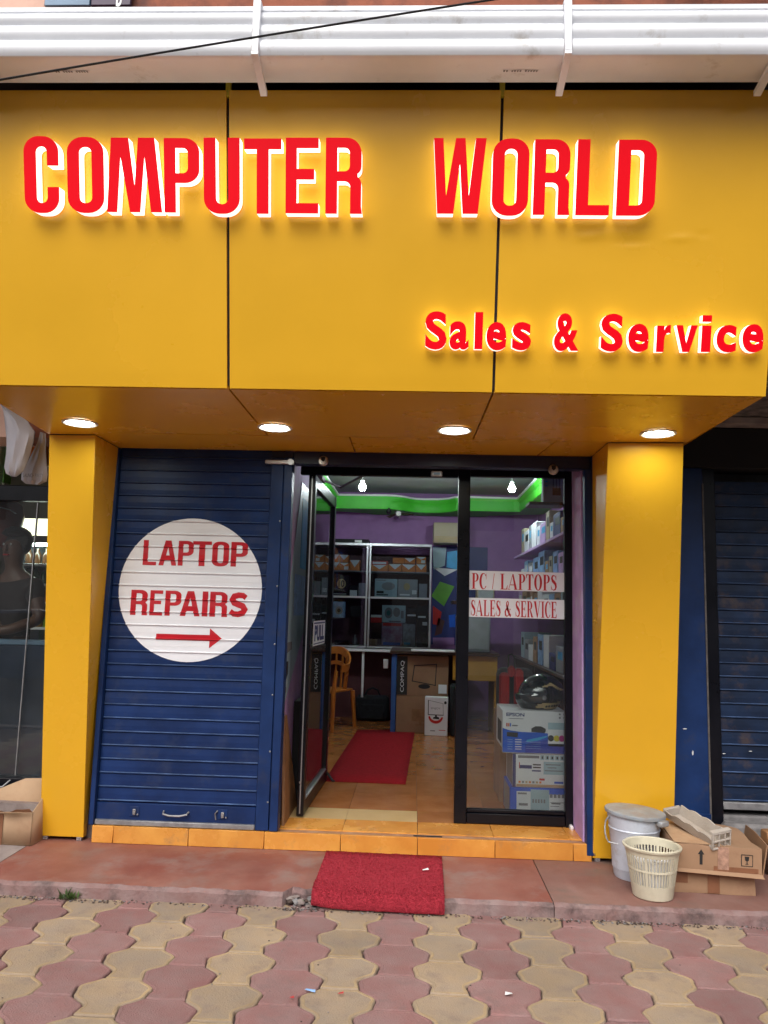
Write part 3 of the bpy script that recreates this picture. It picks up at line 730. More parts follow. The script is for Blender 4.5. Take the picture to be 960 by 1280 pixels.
for x in (-1.63, -1.10):
    mb = MB(); mb.box(x-.028, x+.028, -.010, -.0045, .218, .275, 'blue', .002); mb.box(x-.008, x+.010, -.022, -.0105, .228, .262, 'steel', .003)
    if x > -1.2: mb.tube([(x-.04, -.006, .215), (x-.045, -.012, .25), (x-.03, -.014, .27)], .004, 'steel', 6)
    mb.lathe([(.006, 0), (.004, -.004)], (x+.02, -.0105, .23), 'steel', 8, True, 'Y'); mb.build('hasp', sh)
mb = MB(); mb.box(-1.895, -1.864, -.03, .05, .1655, 2.442, 'blue', .003); o = mb.build('guide_rail', sh)
mb = MB(); mb.box(-.903, -.822, -.022, .055, .1655, 2.40, 'blue', .004); mb.box(-.8185, -.766, -.03, .055, .1655, 2.40, 'blue', .004)
for z in (.33, .62, .95, 1.25, 1.6, 2.0): mb.lathe([(.006, -.0225), (.005, -.026), (.001, -.027)], (-.832, 0, z), 'steel', 8, False, 'Y')
mb.box(-.8222, -.8187, -.012, .05, .17, 2.39, 'matblack'); mb.build('guide_post', sh)
mb = MB(); mb.box(-.935, -.755, -.06, -.031, 2.353, 2.377, 'alu', .004); mb.lathe([(.02, 0), (.02, -.006)], (-.775, -.06, 2.365), 'alu', 10, True, 'Y'); mb.build('latch_bar', sh)
def conform(me, y, lift, z0):
    """cuts a flat vertical sheet at every bend of the slats and lays it on them"""
    bm = bmesh.new(); bm.from_mesh(me)
    zs = [v.co.z for v in bm.verts]; lo, hi = min(zs), max(zs); k = int((lo-z0)//SP)
    cuts = []
    while z0+k*SP < hi:
        for f, _ in PROF: cuts.append(z0+k*SP+f*SP)
        k += 1
    for c in cuts:
        if lo < c < hi: bmesh.ops.bisect_plane(bm, geom=bm.verts[:]+bm.edges[:]+bm.faces[:], plane_co=(0, 0, c), plane_no=(0, 0, 1))
    for v in bm.verts: v.co.y = y+slat_y(v.co.z, z0)-lift
    bmesh.ops.triangulate(bm, faces=bm.faces[:]); bm.to_mesh(me); bm.free(); return me
me = poly_mesh([[(-1.376+.446*math.cos(2*math.pi*i/72), 1.567+.441*math.sin(2*math.pi*i/72)) for i in range(72)]])
fit(me, lambda u, v: (u, 0, v)); conform(me, .012, .0012, SZ0); me.materials.append(M_['white_vinyl'])
st = link('sticker', me, sh); st['label'] = 'round white vinyl sticker with red words and arrow'
def G_A(): return [[(0, 0), (.27, 0), (.335, .2), (.665, .2), (.73, 0), (1, 0), (.66, 1), (.34, 1)], [(.40, .40), (.5, .74), (.60, .40)]]
def G_I(): return [[(0, 0), (1, 0), (1, 1), (0, 1)]]
def G_S():
    c = [(.86, .78), (.72, .87), (.5, .885), (.27, .83), (.20, .70), (.28, .58), (.5, .51), (.72, .44), (.81, .31), (.74, .18), (.5, .115), (.28, .13), (.11, .23)]
    return [stroke_line(c, [.20, .22, .23, .24, .26, .25, .25, .25, .26, .25, .23, .22, .20])]
def stroke_line(pts, ws):
    L_, R_ = [], []
    for i, (x, y) in enumerate(pts):
        ax, ay = pts[max(i-1, 0)]; bx, by = pts[min(i+1, len(pts)-1)]; d = math.hypot(bx-ax, by-ay)
        nx, ny = -(by-ay)/d, (bx-ax)/d; L_.append((x+nx*ws[i]/2*1.25, y+ny*ws[i]/2)); R_.append((x-nx*ws[i]/2*1.25, y-ny*ws[i]/2))
    return L_+R_[::-1]
def sticker_letter(gf, x0, x1, y0, y1):
    xc, yc = (x0+x1)/2, (y0+y1)/2
    me = fit(poly_mesh(gf()), lambda u, v: (u, 0, v), (at_y(x0, yc, 0).x, at_y(x1, yc, 0).x, at_y(xc, y1, 0).z, at_y(xc, y0, 0).z))
    conform(me, .012, .0030, SZ0); me.materials.append(M_['red_vinyl']); link('letter', me, st)
for i, (gf, x0, x1) in enumerate(((G_L, 178.7, 195.5), (G_A, 198.5, 220.8), (G_P, 222.5, 241.5), (G_T, 240.5, 264), (G_O, 265, 286), (G_P, 288.5, 309.5))): sticker_letter(gf, x0, x1, 675+.5*i, 706.3+.4*i)
for i, (gf, x0, x1) in enumerate(((G_R, 163, 184.5), (G_E, 187, 203), (G_P, 206, 226), (G_A, 225, 250), (G_I, 252.5, 259.5), (G_R, 262, 284.5), (G_S, 286, 309.8))): sticker_letter(gf, x0, x1, 737.3+.5*i, 768.8+.45*i)
a0 = at_y(194.7, 796, 0); a1 = at_y(277, 795, 0); hz = .046
me = poly_mesh([[(a0.x, a0.z-.017), (a1.x-.075, a0.z-.017), (a1.x-.075, a0.z-.06), (a1.x, a0.z), (a1.x-.075, a0.z+.06), (a1.x-.075, a0.z+.019), (a0.x, a0.z+.019)]])
fit(me, lambda u, v: (u, 0, v)); conform(me, .012, .0034, SZ0); me.materials.append(M_['red_vinyl']); link('arrow', me, st)

lint = thing('door_lintel', 'dark blue steel beam over the glass doorway with round locks', 'lintel', (.15, 0, 2.36))
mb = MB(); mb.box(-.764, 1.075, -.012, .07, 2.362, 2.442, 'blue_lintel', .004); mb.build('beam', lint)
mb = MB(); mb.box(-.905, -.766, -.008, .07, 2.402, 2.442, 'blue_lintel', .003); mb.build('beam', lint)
for px, py in ((404, 576), (692, 587)):
    P = at_y(px, py, -.03)
    mb = MB(); mb.lathe([(.030, -.012), (.032, -.026), (.026, -.034), (.006, -.036)], (P.x, 0, P.z), 'chrome', 20, True, 'Y')
    mb.prism([(-.012, .004), (.0, -.008), (.012, .004), (.014, .024), (-.014, .024)], lambda u, v, d: (P.x+u, d, P.z+v), -.038, -.0355, 'matblack'); mb.build('lock', lint)
P = at_y(546, 592.5, -.02)
mb = MB(); mb.box(P.x-.036, P.x+.034, -.03, .0, P.z-.016, P.z+.018, 'steel', .006); mb.box(P.x-.02, P.x+.02, -.034, -.031, P.z-.006, P.z+.008, 'slate', .002); mb.build('latch', lint)
mb = MB(); mb.box(1.0735, 1.0785, -.035, .07, .1, 2.442, 'blue', .001); mb.box(1.03, 1.073, -.035, .028, .1, 2.36, 'blue', .003); mb.build('guide_post', lint)

# right-hand neighbour's shutter
sh2 = thing('roller_shutter', 'older scuffed navy roller shutter right of the wide yellow pillar', 'shutter', (2.4, .1, .1))
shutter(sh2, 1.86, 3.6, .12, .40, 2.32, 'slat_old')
mb = MB(); mb.box(1.86, 3.6, .09, .12, .355, .398, 'steel', .004); mb.build('bottom_bar', sh2)
mb = MB(); mb.box(1.54, 1.775, .06, .2, .066, 2.398, 'blue', .004); mb.box(1.66, 1.775, .052, .0605, .30, .335, 'blue', .003)
mb.box(1.768, 1.778, .055, .0595, .2, 2.3, 'shiny_dirty'); mb.box(1.70, 1.80, .02, .06, .16, .22, 'blue_lintel', .004); mb.build('guide_post', sh2)
mb = MB(); mb.box(1.78, 1.858, .085, .26, .066, 2.398, 'black', .003); mb.build('guide_rail', sh2)
mb = MB(); 
for px, py, w_, h_, a in ((856, 911, .026, .007, .2), (866, 941, .010, .03, .2), (905, 942, .02, .005, 0), (938, 939, .02, .004, 0)):
    P = at_y(px, py, .0575 if px < 890 else .098)
    mb.prism([(-w_/2, 0), (-w_/4, -h_/2), (w_/3, -h_/2.5), (w_/2, h_/4), (0, h_/2)], lambda u, v, d: (P.x+u, d, P.z+v), P.y, P.y+.002, 'white')
mb.build('paint_chip', sh2)
nb = thing('neighbor_building', 'dark recessed shop front with stained concrete beam beyond the right pillar', 'building', (2.4, .3, .066))
mb = MB(); mb.box(1.53, 5, .27, .5, .066, 4, 'neigh'); mb.build('wall', nb)
mb = MB(); mb.box(1.53, 5, -.06, .04, 2.652, 2.700, 'beam', .006); mb.build('beam', nb)
mb = MB(); mb.box(1.53, 5, -1.25, .26, 2.702, 2.86, 'rough_conc', .012); mb.build('overhang', nb)
mb = MB(); mb.box(1.53, 5, .045, .268, 2.40, 2.6515, 'matblack', .004); mb.build('shutter_housing', nb)  # matt black puts the shade of the recess into the colour
mb = MB(); mb.box(1.56, 5, .1, .26, .066, .32, 'stone', .01); mb.build('plinth', nb)

# ================================================================== GLASS FRONT
win = thing('shop_window', 'fixed black-framed glass window with two red-lettered white strips', 'window', (.65, .32, .165))
def bar(mb, x0, x1, z0, z1, y0=.295, y1=.345, m='black', b=.004): mb.box(x0, x1, y0, y1, z0, z1, m, b)
for x0, x1 in ((.282, .360), (.972, 1.020)):
    mb = MB(); bar(mb, x0, x1, .166, 2.44); mb.build('stile', win)
mb = MB(); bar(mb, .361, .971, .170, .232); mb.box(.361, .971, .305, .335, .2325, .258, 'black', .006); mb.build('bottom_rail', win)
mb = MB(); bar(mb, .361, .971, 2.36, 2.44); mb.build('top_rail', win)
mb = MB(); mb.box(.355, .978, .317, .323, .25, 2.37, 'glass'); pane = mb.build('pane', win)
mb = MB(); mb.box(.992, 1.012, .24, .294, .160, .19, 'white', .006); mb.build('corner_block', win)
# the serif letters of the strips
def stroke(pts, ws):
    L_, R_ = [], []
    for i, (x, y) in enumerate(pts):
        ax, ay = pts[max(i-1, 0)]; bx, by = pts[min(i+1, len(pts)-1)]; d = math.hypot(bx-ax, by-ay) or 1
        nx, ny = -(by-ay)/d, (bx-ax)/d; h = ws[i]/2
        L_.append((x+nx*h, y+ny*h)); R_.append((x-nx*h, y-ny*h))
    return L_+R_[::-1]
def serif(x, w_=.34, y0=0, h=.035): return [(x-w_/2, y0), (x+w_/2, y0), (x+w_/2, y0+h), (x-w_/2, y0+h)]
def stem(x, t=.20, y0=0, y1=1): return [(x-t/2, y0), (x+t/2, y0), (x+t/2, y1), (x-t/2, y1)]
def SG(ch):
    if ch == 'I': return [stem(.2), serif(.2, .4), serif(.2, .4, .965)], .4
    if ch == 'L': return [stem(.2), serif(.18, .36), serif(.2, .4, .965), [(.3, 0), (.68, 0), (.72, .28), (.69, .28), (.58, .05), (.3, .05)]], .72
    if ch == 'E': return [stem(.2), serif(.18, .36), serif(.18, .36, .965), [(.3, 0), (.68, 0), (.72, .25), (.69, .25), (.58, .05), (.3, .05)], [(.3, .95), (.57, .95), (.65, .76), (.68, .76), (.66, 1), (.3, 1)], [(.3, .48), (.48, .48), (.52, .38), (.55, .38), (.55, .64), (.52, .64), (.48, .53), (.3, .53)]], .72
    if ch == 'T': return [stem(.36), serif(.36, .4), [(0, .74), (.03, .74), (.13, .95), (.59, .95), (.69, .74), (.72, .74), (.70, 1), (.02, 1)]], .72
    if ch in 'PR':
        g_ = [stem(.2), serif(.2, .4), serif(.18, .36, .965), [(.3, .955)]+arc(.38, .73, .30, .27, 90, -90, 10)+[(.3, .46), (.3, .50)]+arc(.36, .73, .13, .23, -90, 90, 10)]
        if ch == 'R': g_ += [[(.36, .47), (.52, .44), (.80, .0), (.56, .0)], serif(.72, .22)]
        return g_, (.80 if ch == 'R' else .68)
    if ch == 'A': return [[(.0, .0), (.05, 0), (.40, .86), (.62, 0), (.84, 0), (.48, 1), (.40, 1)], serif(.06, .26), serif(.72, .34), [(.18, .28), (.62, .28), (.60, .33), (.2, .33)]], .88
    if ch == 'V': return [[(x, 1-y) for x, y in [(.04, .0), (.28, 0), (.50, .80), (.74, 0), (.80, 0), (.50, 1), (.42, 1)]], serif(.16, .36, .965), serif(.77, .24, .965)], .88
    if ch == 'O': return [[arc(.38, .5, .38, .52, 0, 360, 24)[:-1], arc(.38, .5, .17, .47, 360, 0, 24)[:-1]]], .76
    if ch == 'C': return [arc(.38, .5, .38, .52, 35, 325, 20)+arc(.43, .5, .22, .47, 318, 42, 18), [(.64, .62), (.68, .62), (.68, 1), (.64, .95)]], .70
    if ch == 'S': return [stroke([(.52, .76), (.46, .90), (.33, .965), (.18, .92), (.12, .78), (.20, .63), (.34, .53), (.47, .42), (.52, .25), (.45, .09), (.29, .035), (.14, .09), (.06, .25)], [.03, .04, .06, .12, .17, .20, .21, .20, .17, .12, .06, .04, .03]), [(.50, .68), (.54, .68), (.54, .99), (.50, .95)], [(.04, .01), (.08, .05), (.08, .33), (.04, .33)]], .60
    if ch == '&': return [stroke([(.80, .05), (.62, .16), (.44, .42), (.28, .70), (.27, .86), (.37, .965), (.48, .90), (.50, .78), (.42, .62), (.20, .46), (.10, .30), (.13, .12), (.28, .03), (.46, .07), (.62, .25), (.70, .47)], [.16, .18, .20, .18, .12, .06, .10, .12, .09, .10, .17, .16, .08, .06, .05, .05]), serif(.70, .24, .46, .03)], .88
    if ch == '/': return [[(.05, 0), (.10, 0), (.28, 1), (.23, 1)]], .34
    return [], .35
def serif_text(txt, rect, y, m, gap=.05):
    gl, x = [], 0
    for ch in txt:
        g_, w_ = SG(ch)
        gl.append((x, g_)); x += w_+gap
    tot = x-gap; mb = MB(); k = mb.mi(m); lay = 0
    for x, g_ in gl:
        for part in g_:
            loops = part if isinstance(part[0], list) else [part]
            me = poly_mesh([[(x+a, b) for a, b in lp] for lp in loops]); lay = (lay+1) % 6
            vs = [mb.bm.verts.new((rect[0]+(v.co.x)/tot*(rect[1]-rect[0]), y-lay*.00012, rect[2]+v.co.y*(rect[3]-rect[2]))) for v in me.vertices]
            for p in me.polygons: mb.bm.faces.new([vs[i] for i in p.vertices]).material_index = k
            bpy.data.meshes.remove(me)
    return mb
for txt, (a, b, c, d), (ta, tb, tc, td) in (('PC / LAPTOPS', (582, 704.6, 714.5, 738.5), (589.5, 696, 717.5, 737.2)), ('SALES & SERVICE', (582, 704.8, 748.5, 772.5), (588.8, 695.8, 751, 771.2))):
    xa, xb = .3605, .9715; P0 = at_y(643, d, .316); P1 = at_y(643, c, .316)
    mb = MB(); mb.box(xa, xb, .3155, .3168, P0.z, P1.z, 'white_vinyl'); s_ = mb.build('sticker', pane); s_['label'] = 'white strip with red serif words '+txt
    Q0 = at_y(643, td, .315); Q1 = at_y(643, tc, .315)
    serif_text(txt, (at_y(ta, 730, .315).x, at_y(tb, 730, .315).x, Q0.z, Q1.z), .3150, 'red_vinyl', .07).build('lettering', pane)
mb = MB(); mb.box(-.764, .281, .297, .345, 2.352, 2.44, 'black', .003); mb.build('head_rail', lint)

door = thing('glass_door', 'black-framed glass door swung open into the shop', 'door', (-.684, .30, .17))
DA = math.atan2(.032, 1.08)
def dl(x, y, z): return (x, y, z)
mb = MB(); mb.box(-.0225, .0225, 0, .07, .004, 2.185, 'black', .004); mb.build('stile', door, False)
mb = MB(); mb.box(-.0225, .0225, 1.01, 1.08, .004, 2.185, 'black', .004); mb.build('stile', door, False)
mb = MB(); mb.box(-.021, .021, .071, 1.009, 2.10, 2.184, 'black', .004); mb.build('top_rail', door, False)
mb = MB(); mb.box(-.021, .021, .071, 1.009, .005, .085, 'black', .004); mb.box(-.012, .022, .071, 1.009, .0855, .10, 'alu', .004); mb.build('bottom_rail', door, False)
mb = MB(); mb.box(-.003, .003, .068, 1.012, .098, 2.105, 'glass'); mb.build('pane', door, False)
mb = MB(); mb.box(-.004, .003, -.004, -.0005, .02, 2.17, 'alu'); mb.lathe([(.008, -.006), (.006, -.009)], (-.004, 0, .21), 'chrome', 10, True, 'Y'); mb.build('edge_strip', door, False)
mb = MB(); mb.box(.0035, .0045, .25, .80, 1.045, 1.215, 'white_vinyl'); mb.box(.005, .0056, .27, .78, 1.195, 1.205, 'ink_b'); mb.box(.005, .0056, .27, .78, 1.055, 1.062, 'ink_b')
add_text(mb, 'PULL', lambda u, v: (.0058, u, v), (.30, .75, 1.075, 1.185), 'ink_b', .05); o = mb.build('sticker', door, False); o['label'] = 'white sticker with dark blue capitals'
mb = MB(); mb.tube([(.02, 1.06, .06), (.045, 1.06, .03), (.075, 1.05, -.004)], .010, 'black', 8); mb.lathe([(.014, -.003), (.012, .006)], (.075, 1.05, 0), 'matblack', 10); mb.build('door_stop', door, False)
mb = MB(); mb.box(-.02, .028, .25, .42, 2.19, 2.23, 'steel', .004); mb.tube([(.0, .33, 2.21), (.13, .46, 2.17), (.33, .10, 2.20)], .009, 'steel', 6); mb.build('closer_arm', door, False)
door.rotation_euler = (0, 0, -DA)

# ================================================================== MATS AND SMALL THINGS ON THE GROUND
def sheet(name, rows, m, label, cat, thick=.012):
    """a draped sheet from rows of points"""
    mb = MB(); k = mb.mi(m); vs = [[mb.bm.verts.new(p) for p in r] for r in rows]
    for a, b in zip(vs, vs[1:]):
        for i in range(len(a)-1):
            f = mb.bm.faces.new((a[i], a[i+1], b[i+1], b[i])); f.material_index = k; f.smooth = True
    o = solo(name, mb, label, cat, rows[0][0])
    so = o.modifiers.new('s', 'SOLIDIFY'); so.thickness = thick; so.offset = -1
    return o
rows = []
prof = [(-.055, .079), (-.15, .079), (-.25, .080), (-.35, .0815), (-.45, .083), (-.55, .0825), (-.62, .081), (-.67, .079), (-.695, .076), (-.712, .064), (-.724, .046), (-.730, .028), (-.736, .010)]
for y, z in prof:
    n = 24; f = (-.055-y)/.72
    xa, xb = -.472+.0*f, .196-.012*f
    rows.append([(xa+(xb-xa)*i/n, y-.02*(i/n)+rg.uniform(-.0015, .0015), z+rg.uniform(-.001, .001)+(.012*math.exp(-((i/n-.0)/.12)**2) if y < -.6 else 0)) for i in range(n+1)])
dm = sheet('door_mat', rows, 'carpet', 'red bristle door mat draped over the slab edge', 'mat')
mb = MB()                                                    # loop pile of the mat
for i in range(9000):
    fx, fy = rg.random(), rg.random()*(len(prof)-1.001); k = int(fy); q = fy-k
    a, b = rows[k], rows[k+1]; ix = fx*24; c = min(23, int(ix)); h = ix-c
    p = Vector(a[c]).lerp(Vector(a[c+1]), h).lerp(Vector(b[c]).lerp(Vector(b[c+1]), h), q)
    s = .0045; ang = rg.uniform(0, 6.28); d = Vector((math.cos(ang), math.sin(ang), 0))*s
    mb.face([p-d*.6, p+d*.6, p+Vector((rg.uniform(-s, s), rg.uniform(-s, s), rg.uniform(.003, .007)))], 'carpet')
stuff(mb.build('pile', dm))
c = [at_z(447, 912, .170), at_z(519, 912, .170), at_z(507, 980, .170), at_z(405, 976, .170)]
rows = [[tuple(c[0].lerp(c[3], j/8).lerp(c[1].lerp(c[2], j/8), i/8)) for i in range(9)] for j in range(9)]
sheet('floor_runner', rows, 'carpet_in', 'red carpet runner lying on the orange tiles inside', 'mat', .004)
for px, py, z, sx, sy, m, lb in ((532, 1088, .092, .038, .012, 'white', 'torn white paper bit on the door mat'), (388, 1240, .004, .045, .016, 'tin_b', 'pale blue wrapper scrap on the paving'),
                                 (426, 1244, .004, .022, .018, 'redp', 'red wrapper scrap on a yellow paver'), (365, 1249, .004, .016, .012, 'redp', 'tiny red scrap on a red paver left of the blue wrapper'),
                                 (636, 1244, .004, .03, .025, 'white', 'small white folded paper bit on a red paver')):
    P = at_z(px, py, z); mb = MB(); a = rg.uniform(-.4, .4)
    q = [(-sx/2, -sy/2), (sx/2, -sy/3), (sx/2.5, sy/2), (-sx/2.2, sy/3)]
    k = [(P.x+u*math.cos(a)-v*math.sin(a), P.y+u*math.sin(a)+v*math.cos(a), z+.003+rg.uniform(0, .008)) for u, v in q]
    mb.face(k[:3], m); mb.face([k[0], k[2], k[3]], m); solo('paper_scrap', mb, lb, 'litter', tuple(P))
P = at_z(101, 1112, .0)
mb = MB()
for i in range(46):
    a = rg.uniform(0, 6.28); l = rg.uniform(.03, .075); el = rg.uniform(.35, 1.3); b0 = Vector((P.x+rg.gauss(0, .02), -.735+rg.gauss(0, .006), .0))
    d = Vector((math.cos(a)*math.cos(el), math.sin(a)*math.cos(el)*.6-.1, math.sin(el)))*l; s_ = Vector((-math.sin(a), math.cos(a), 0))*.006
    mb.face([b0-s_*.4, b0+d*.55-s_, b0+d, b0+d*.55+s_], 'leaf')
solo('weed', mb, 'small green weed growing at the foot of the slab', 'plant', (P.x, -.735, 0))

# bucket with lid
C0 = (1.243, -.245, .066)
t = thing('bucket', 'pale grey lidded pail with wire handle at the pillar foot', 'bucket', C0)
mb = MB(); mb.lathe([(.0, .0), (.108, .0), (.112, .01), (.120, .09), (.122, .095), (.120, .1), (.134, .25), (.138, .256), (.134, .262), (.142, .315), (.142, .33), (.130, .33), (.120, .05), (.0, .04)], C0, 'pail', 36, False); mb.build('body', t)
mb = MB(); k0 = len(mb.bm.verts); mb.lathe([(.148, .330), (.160, .327), (.163, .338), (.160, .346), (.145, .349), (.10, .357), (.0, .360)], C0, 'pail_lid', 36, False)
for v in mb.bm.verts: v.co.z += (v.co.x-C0[0])*-.055; v.co.x += .006
mb.build('lid', t)
mb = MB(); cx, cy, cz = C0; pts = [(cx-.142+.0, cy-.02, cz+.315)]+[(cx-.142-.022*math.sin(a)-.01, cy-.02-.125*(1-math.cos(a))*.4, cz+.315-.12*math.sin(a/2)**1.0*1.0) for a in [.4, .9, 1.4, 1.9, 2.4]]+[(cx-.12, cy-.115, cz+.195)]
mb.tube(pts, .0045, 'steel', 6); mb.build('wire_handle', t); mb = MB(); mb.box(cx+.085, cx+.15, cy-.14, cy-.10, cz+.295, cz+.325, 'pail_lid', .006, .6); mb.build('handle_lug', t)

# slotted waste basket
C1 = (1.252, -.535, .066)
t = thing('waste_basket', 'cream plastic slotted waste basket in front of the grey pail', 'basket', C1)
def rad(z): return .098+.038*(z/.25)
mb = MB(); mb.lathe([(.0, .006), (.094, .0), (.099, .004), (rad(.07), .07), (rad(.07)-.004, .07), (.092, .01), (0, .010)], C1, 'basket', 48, False)
mb.lathe([(rad(.215)-.003, .212), (rad(.215)+.001, .212), (rad(.235)+.002, .236), (rad(.24)+.010, .238), (rad(.24)+.012, .247), (rad(.24)+.004, .252), (rad(.24)-.004, .247), (rad(.215)-.003, .212)], C1, 'basket', 48, False)
mb.lathe([(rad(.142)+.0012, .137), (rad(.142)+.0016, .147), (rad(.142)-.003, .147), (rad(.142)-.003, .137), (rad(.142)+.0012, .137)], C1, 'basket', 48, False)
mb.build('body', t)
mb = MB()
for i in range(48):
    a = 2*math.pi*i/48; wv = .0034 if i % 8 else .0072
    pr = []
    for z in (.069, .14, .213):
        r0 = rad(z); ta = Vector((-math.sin(a), math.cos(a), 0)); ro = Vector((math.cos(a), math.sin(a), 0)); b0 = Vector(C1)+Vector((0, 0, z))
        pr.append([b0+ro*r0-ta*wv, b0+ro*r0+ta*wv, b0+ro*(r0-.003)+ta*wv, b0+ro*(r0-.003)-ta*wv])
    for p, q in zip(pr, pr[1:]):
        for j in range(4): mb.face([p[j], p[(j+1) % 4], q[(j+1) % 4], q[j]], 'basket')
stuff(mb.build('slats', t))
mb = MB(); mb.lathe([(.0, .012), (.085, .014), (.097, .07), (.105, .14), (.10, .18), (.0, .17)], C1, 'liner', 24, False)
for v in mb.bm.verts: v.co += Vector((rg.uniform(-.006, .006), rg.uniform(-.006, .006), rg.uniform(-.012, .012)))
solo('bin_liner', mb, 'crumpled white plastic bag inside the cream basket', 'bag', C1)

# cardboard cartons at the right
def carton(name, label, loc, rotz, dx, dy, dz, m='card', group=None, bev=.004):
    t = thing(name, label, 'box', loc, rotz, group)
    mb = MB(); mb.box(-dx/2, dx/2, -dy/2, dy/2, 0, dz, m)
    from mathutils import noise as NZ
    bmesh.ops.subdivide_edges(mb.bm, edges=mb.bm.edges[:], cuts=9, use_grid_fill=True)
    sd_ = Vector((loc[0]*9, loc[1]*7, loc[2]*11))
    for v in mb.bm.verts:                     # dented, slightly crushed card: every point moves inward only
        c = v.co; q = Vector((c.x/(dx/2), c.y/(dy/2), (c.z-dz/2)/(dz/2))); ed = sum(abs(a) > .99 for a in q)
        a = max(0, NZ.noise(c*9+sd_)+.25)*(.0035 if ed < 2 else .008 if ed == 2 else .013)
        v.co = c-Vector((q.x, q.y, q.z if q.z > 0 else 0))*a
    for f in mb.bm.faces: f.smooth = True
    mb.build('carton_body', t, False); return t
t = carton('cardboard_box', 'lower crushed brown carton on the slab by the basket', (1.585, -.30, .066), -.03, .43, .36, .125, 'card')
mb = MB(); mb.box(-.03, .03, -.1812, -.1803, .004, .120, 'tape'); mb.build('tape', t, False); mb = MB(); mb.box(-.205, -.13, -.1811, -.1803, .05, .118, 'tape'); mb.build('tape', t, False)
mb = MB(); mb.face([(-.216, -.183, .124), (.216, -.183, .118), (.222, -.198, .100), (-.20, -.203, .108)], 'card_p'); mb.build('flap', t, False)
t = carton('cardboard_box', 'upper brown carton with arrow and wine-glass print, under the pulp tray', (1.60, -.31, .196), -.06, .435, .42, .125, 'card', None, .006)
t.rotation_euler = (R(1.5), R(1.2), -.06)
mb = MB(); yf = -.2112
mb.prism([(-.06, .028), (-.045, .028), (-.045, .078), (-.036, .078), (-.0525, .103), (-.069, .078), (-.06, .078)], lambda u, v, d: (u-.03, d, v), yf, yf+.0008, 'ink')
bx0 = .115
for a, b, c, d in ((0, .058, 0, .003), (0, .058, .055, .058), (0, .003, .003, .055), (.055, .058, .003, .055)): mb.box(bx0+a, bx0+b, yf, yf+.0008, .035+c, .035+d, 'ink')
mb.prism([(.018, .048), (.040, .048), (.038, .030), (.031, .025), (.031, .014), (.038, .010), (.020, .010), (.027, .014), (.027, .025), (.020, .030)], lambda u, v, d: (bx0+u, d, .035+v), yf, yf+.0008, 'ink'); mb.build('print', t, False)
mb = MB(); mb.box(.0, .055, -.2112, -.2104, .01, .122, 'tape_c'); mb.build('tape', t, False); mb = MB(); mb.box(-.02, .20, -.2108, -.2104, .002, .026, 'tape'); mb.build('tape', t, False)
mb = MB(); mb.face([(-.217, -.211, .004), (.217, -.211, .0), (.226, -.228, -.016), (-.20, -.226, -.010)], 'card'); mb.face([(-.217, -.211, .002), (-.20, -.226, -.012), (-.230, -.15, -.004), (-.2175, -.10, .002)], 'card'); mb.build('flap', t, False)
mb = MB(); mb.prism([(-.215, -.20), (.02, -.205), (.03, -.06), (.06, .17), (-.2, .2)], lambda u, v, d: (u, v, d), .1265, .130, 'card_p'); mb.build('flap', t, False)
mb = MB(); mb.prism([(-.22, .0), (.20, .0), (.20, .155), (.03, .165), (-.22, .16)], lambda u, v, d: (d, u, v), .0, .006, 'card_d')
o = solo('cardboard_flap', mb, 'grey-brown cardboard sheet leaning upright beside the upper carton', 'cardboard', (0, 0, 0)); o.location = (1.845, -.30, .17); o.rotation_euler = (0, R(10), R(-9))
o = None
# moulded pulp tray lying slanted on the upper carton
t = thing('packing_tray', 'beige moulded pulp packing tray lying slanted on the upper carton', 'packaging', (1.50, -.30, .335), 0)
mb = MB()
N = 18; L_ = .36
for s_ in (-1, 1):
    lo, hi, lo2, hi2 = [], [], [], []
    for i in range(N+1):
        f = i/N; y = -L_/2+L_*f; h = (1-.45*max(0, f-.55)/.45)*.036+(.004 if s_ < 0 else .016)+.011*abs(math.sin(f*math.pi*3.5))
        lo.append((s_*.038, y, .0)); hi.append((s_*.052, y, h)); hi2.append((s_*.060, y, h)); lo2.append((s_*.047, y, -.004))
    for i in range(N):
        mb.face([lo[i], lo[i+1], hi[i+1], hi[i]], 'pulp'); mb.face([hi[i], hi[i+1], hi2[i+1], hi2[i]], 'pulp'); mb.face([hi2[i], hi2[i+1], lo2[i+1], lo2[i]], 'pulp')
mb.box(-.047, .047, -L_/2, L_/2, -.008, -.001, 'pulp', .002); mb.box(-.055, .055, L_/2+.001, L_/2+.022, -.008, .040, 'pulp', .006)
mb.build('trough', t, False)
mb = MB(); y = -L_/2-.012
for x in (-.058, -.020, .018, .052): mb.box(x-.004, x+.005, y, y+.012, -.008, .076, 'pulp', .002)
for z in (-.008, .030, .070): mb.box(-.0615, .0565, y-.001, y+.011, z, z+.009, 'pulp', .002)
mb.box(-.062, .058, y+.013, y+.03, -.008, .012, 'pulp', .003); mb.box(-.062, .058, y-.0015, y+.03, .0795, .086, 'pulp', .003); mb.build('lattice_end', t, False)
t.rotation_euler = (R(11), R(-6), R(21)); t.location = (1.545, -.34, .345)
# odds and ends behind
mb = MB(); mb.box(1.83, 2.2, -.02, .08, .067, .30, 'stone', .02); solo('stone_block', mb, 'rough grey stone block below the navy shutter', 'stone', (2.0, 0, .067))
mb = MB(); mb.box(1.98, 2.4, -.16, -.09, .24, .31, 'wood', .006, .15); mb.box(2.0, 2.4, -.14, -.06, .067, .235, 'wood_d', .006); solo('scrap_wood', mb, 'brown wood offcut lying behind the cartons', 'wood', (2.1, -.12, .067))
mb = MB(); mb.box(2.02, 2.5, -.40, -.1, .067, .20, 'card_p', .006, -.1); solo('cardboard_box', mb, 'pale carton at the frame edge behind the grey flap', 'box', (2.2, -.25, .067))

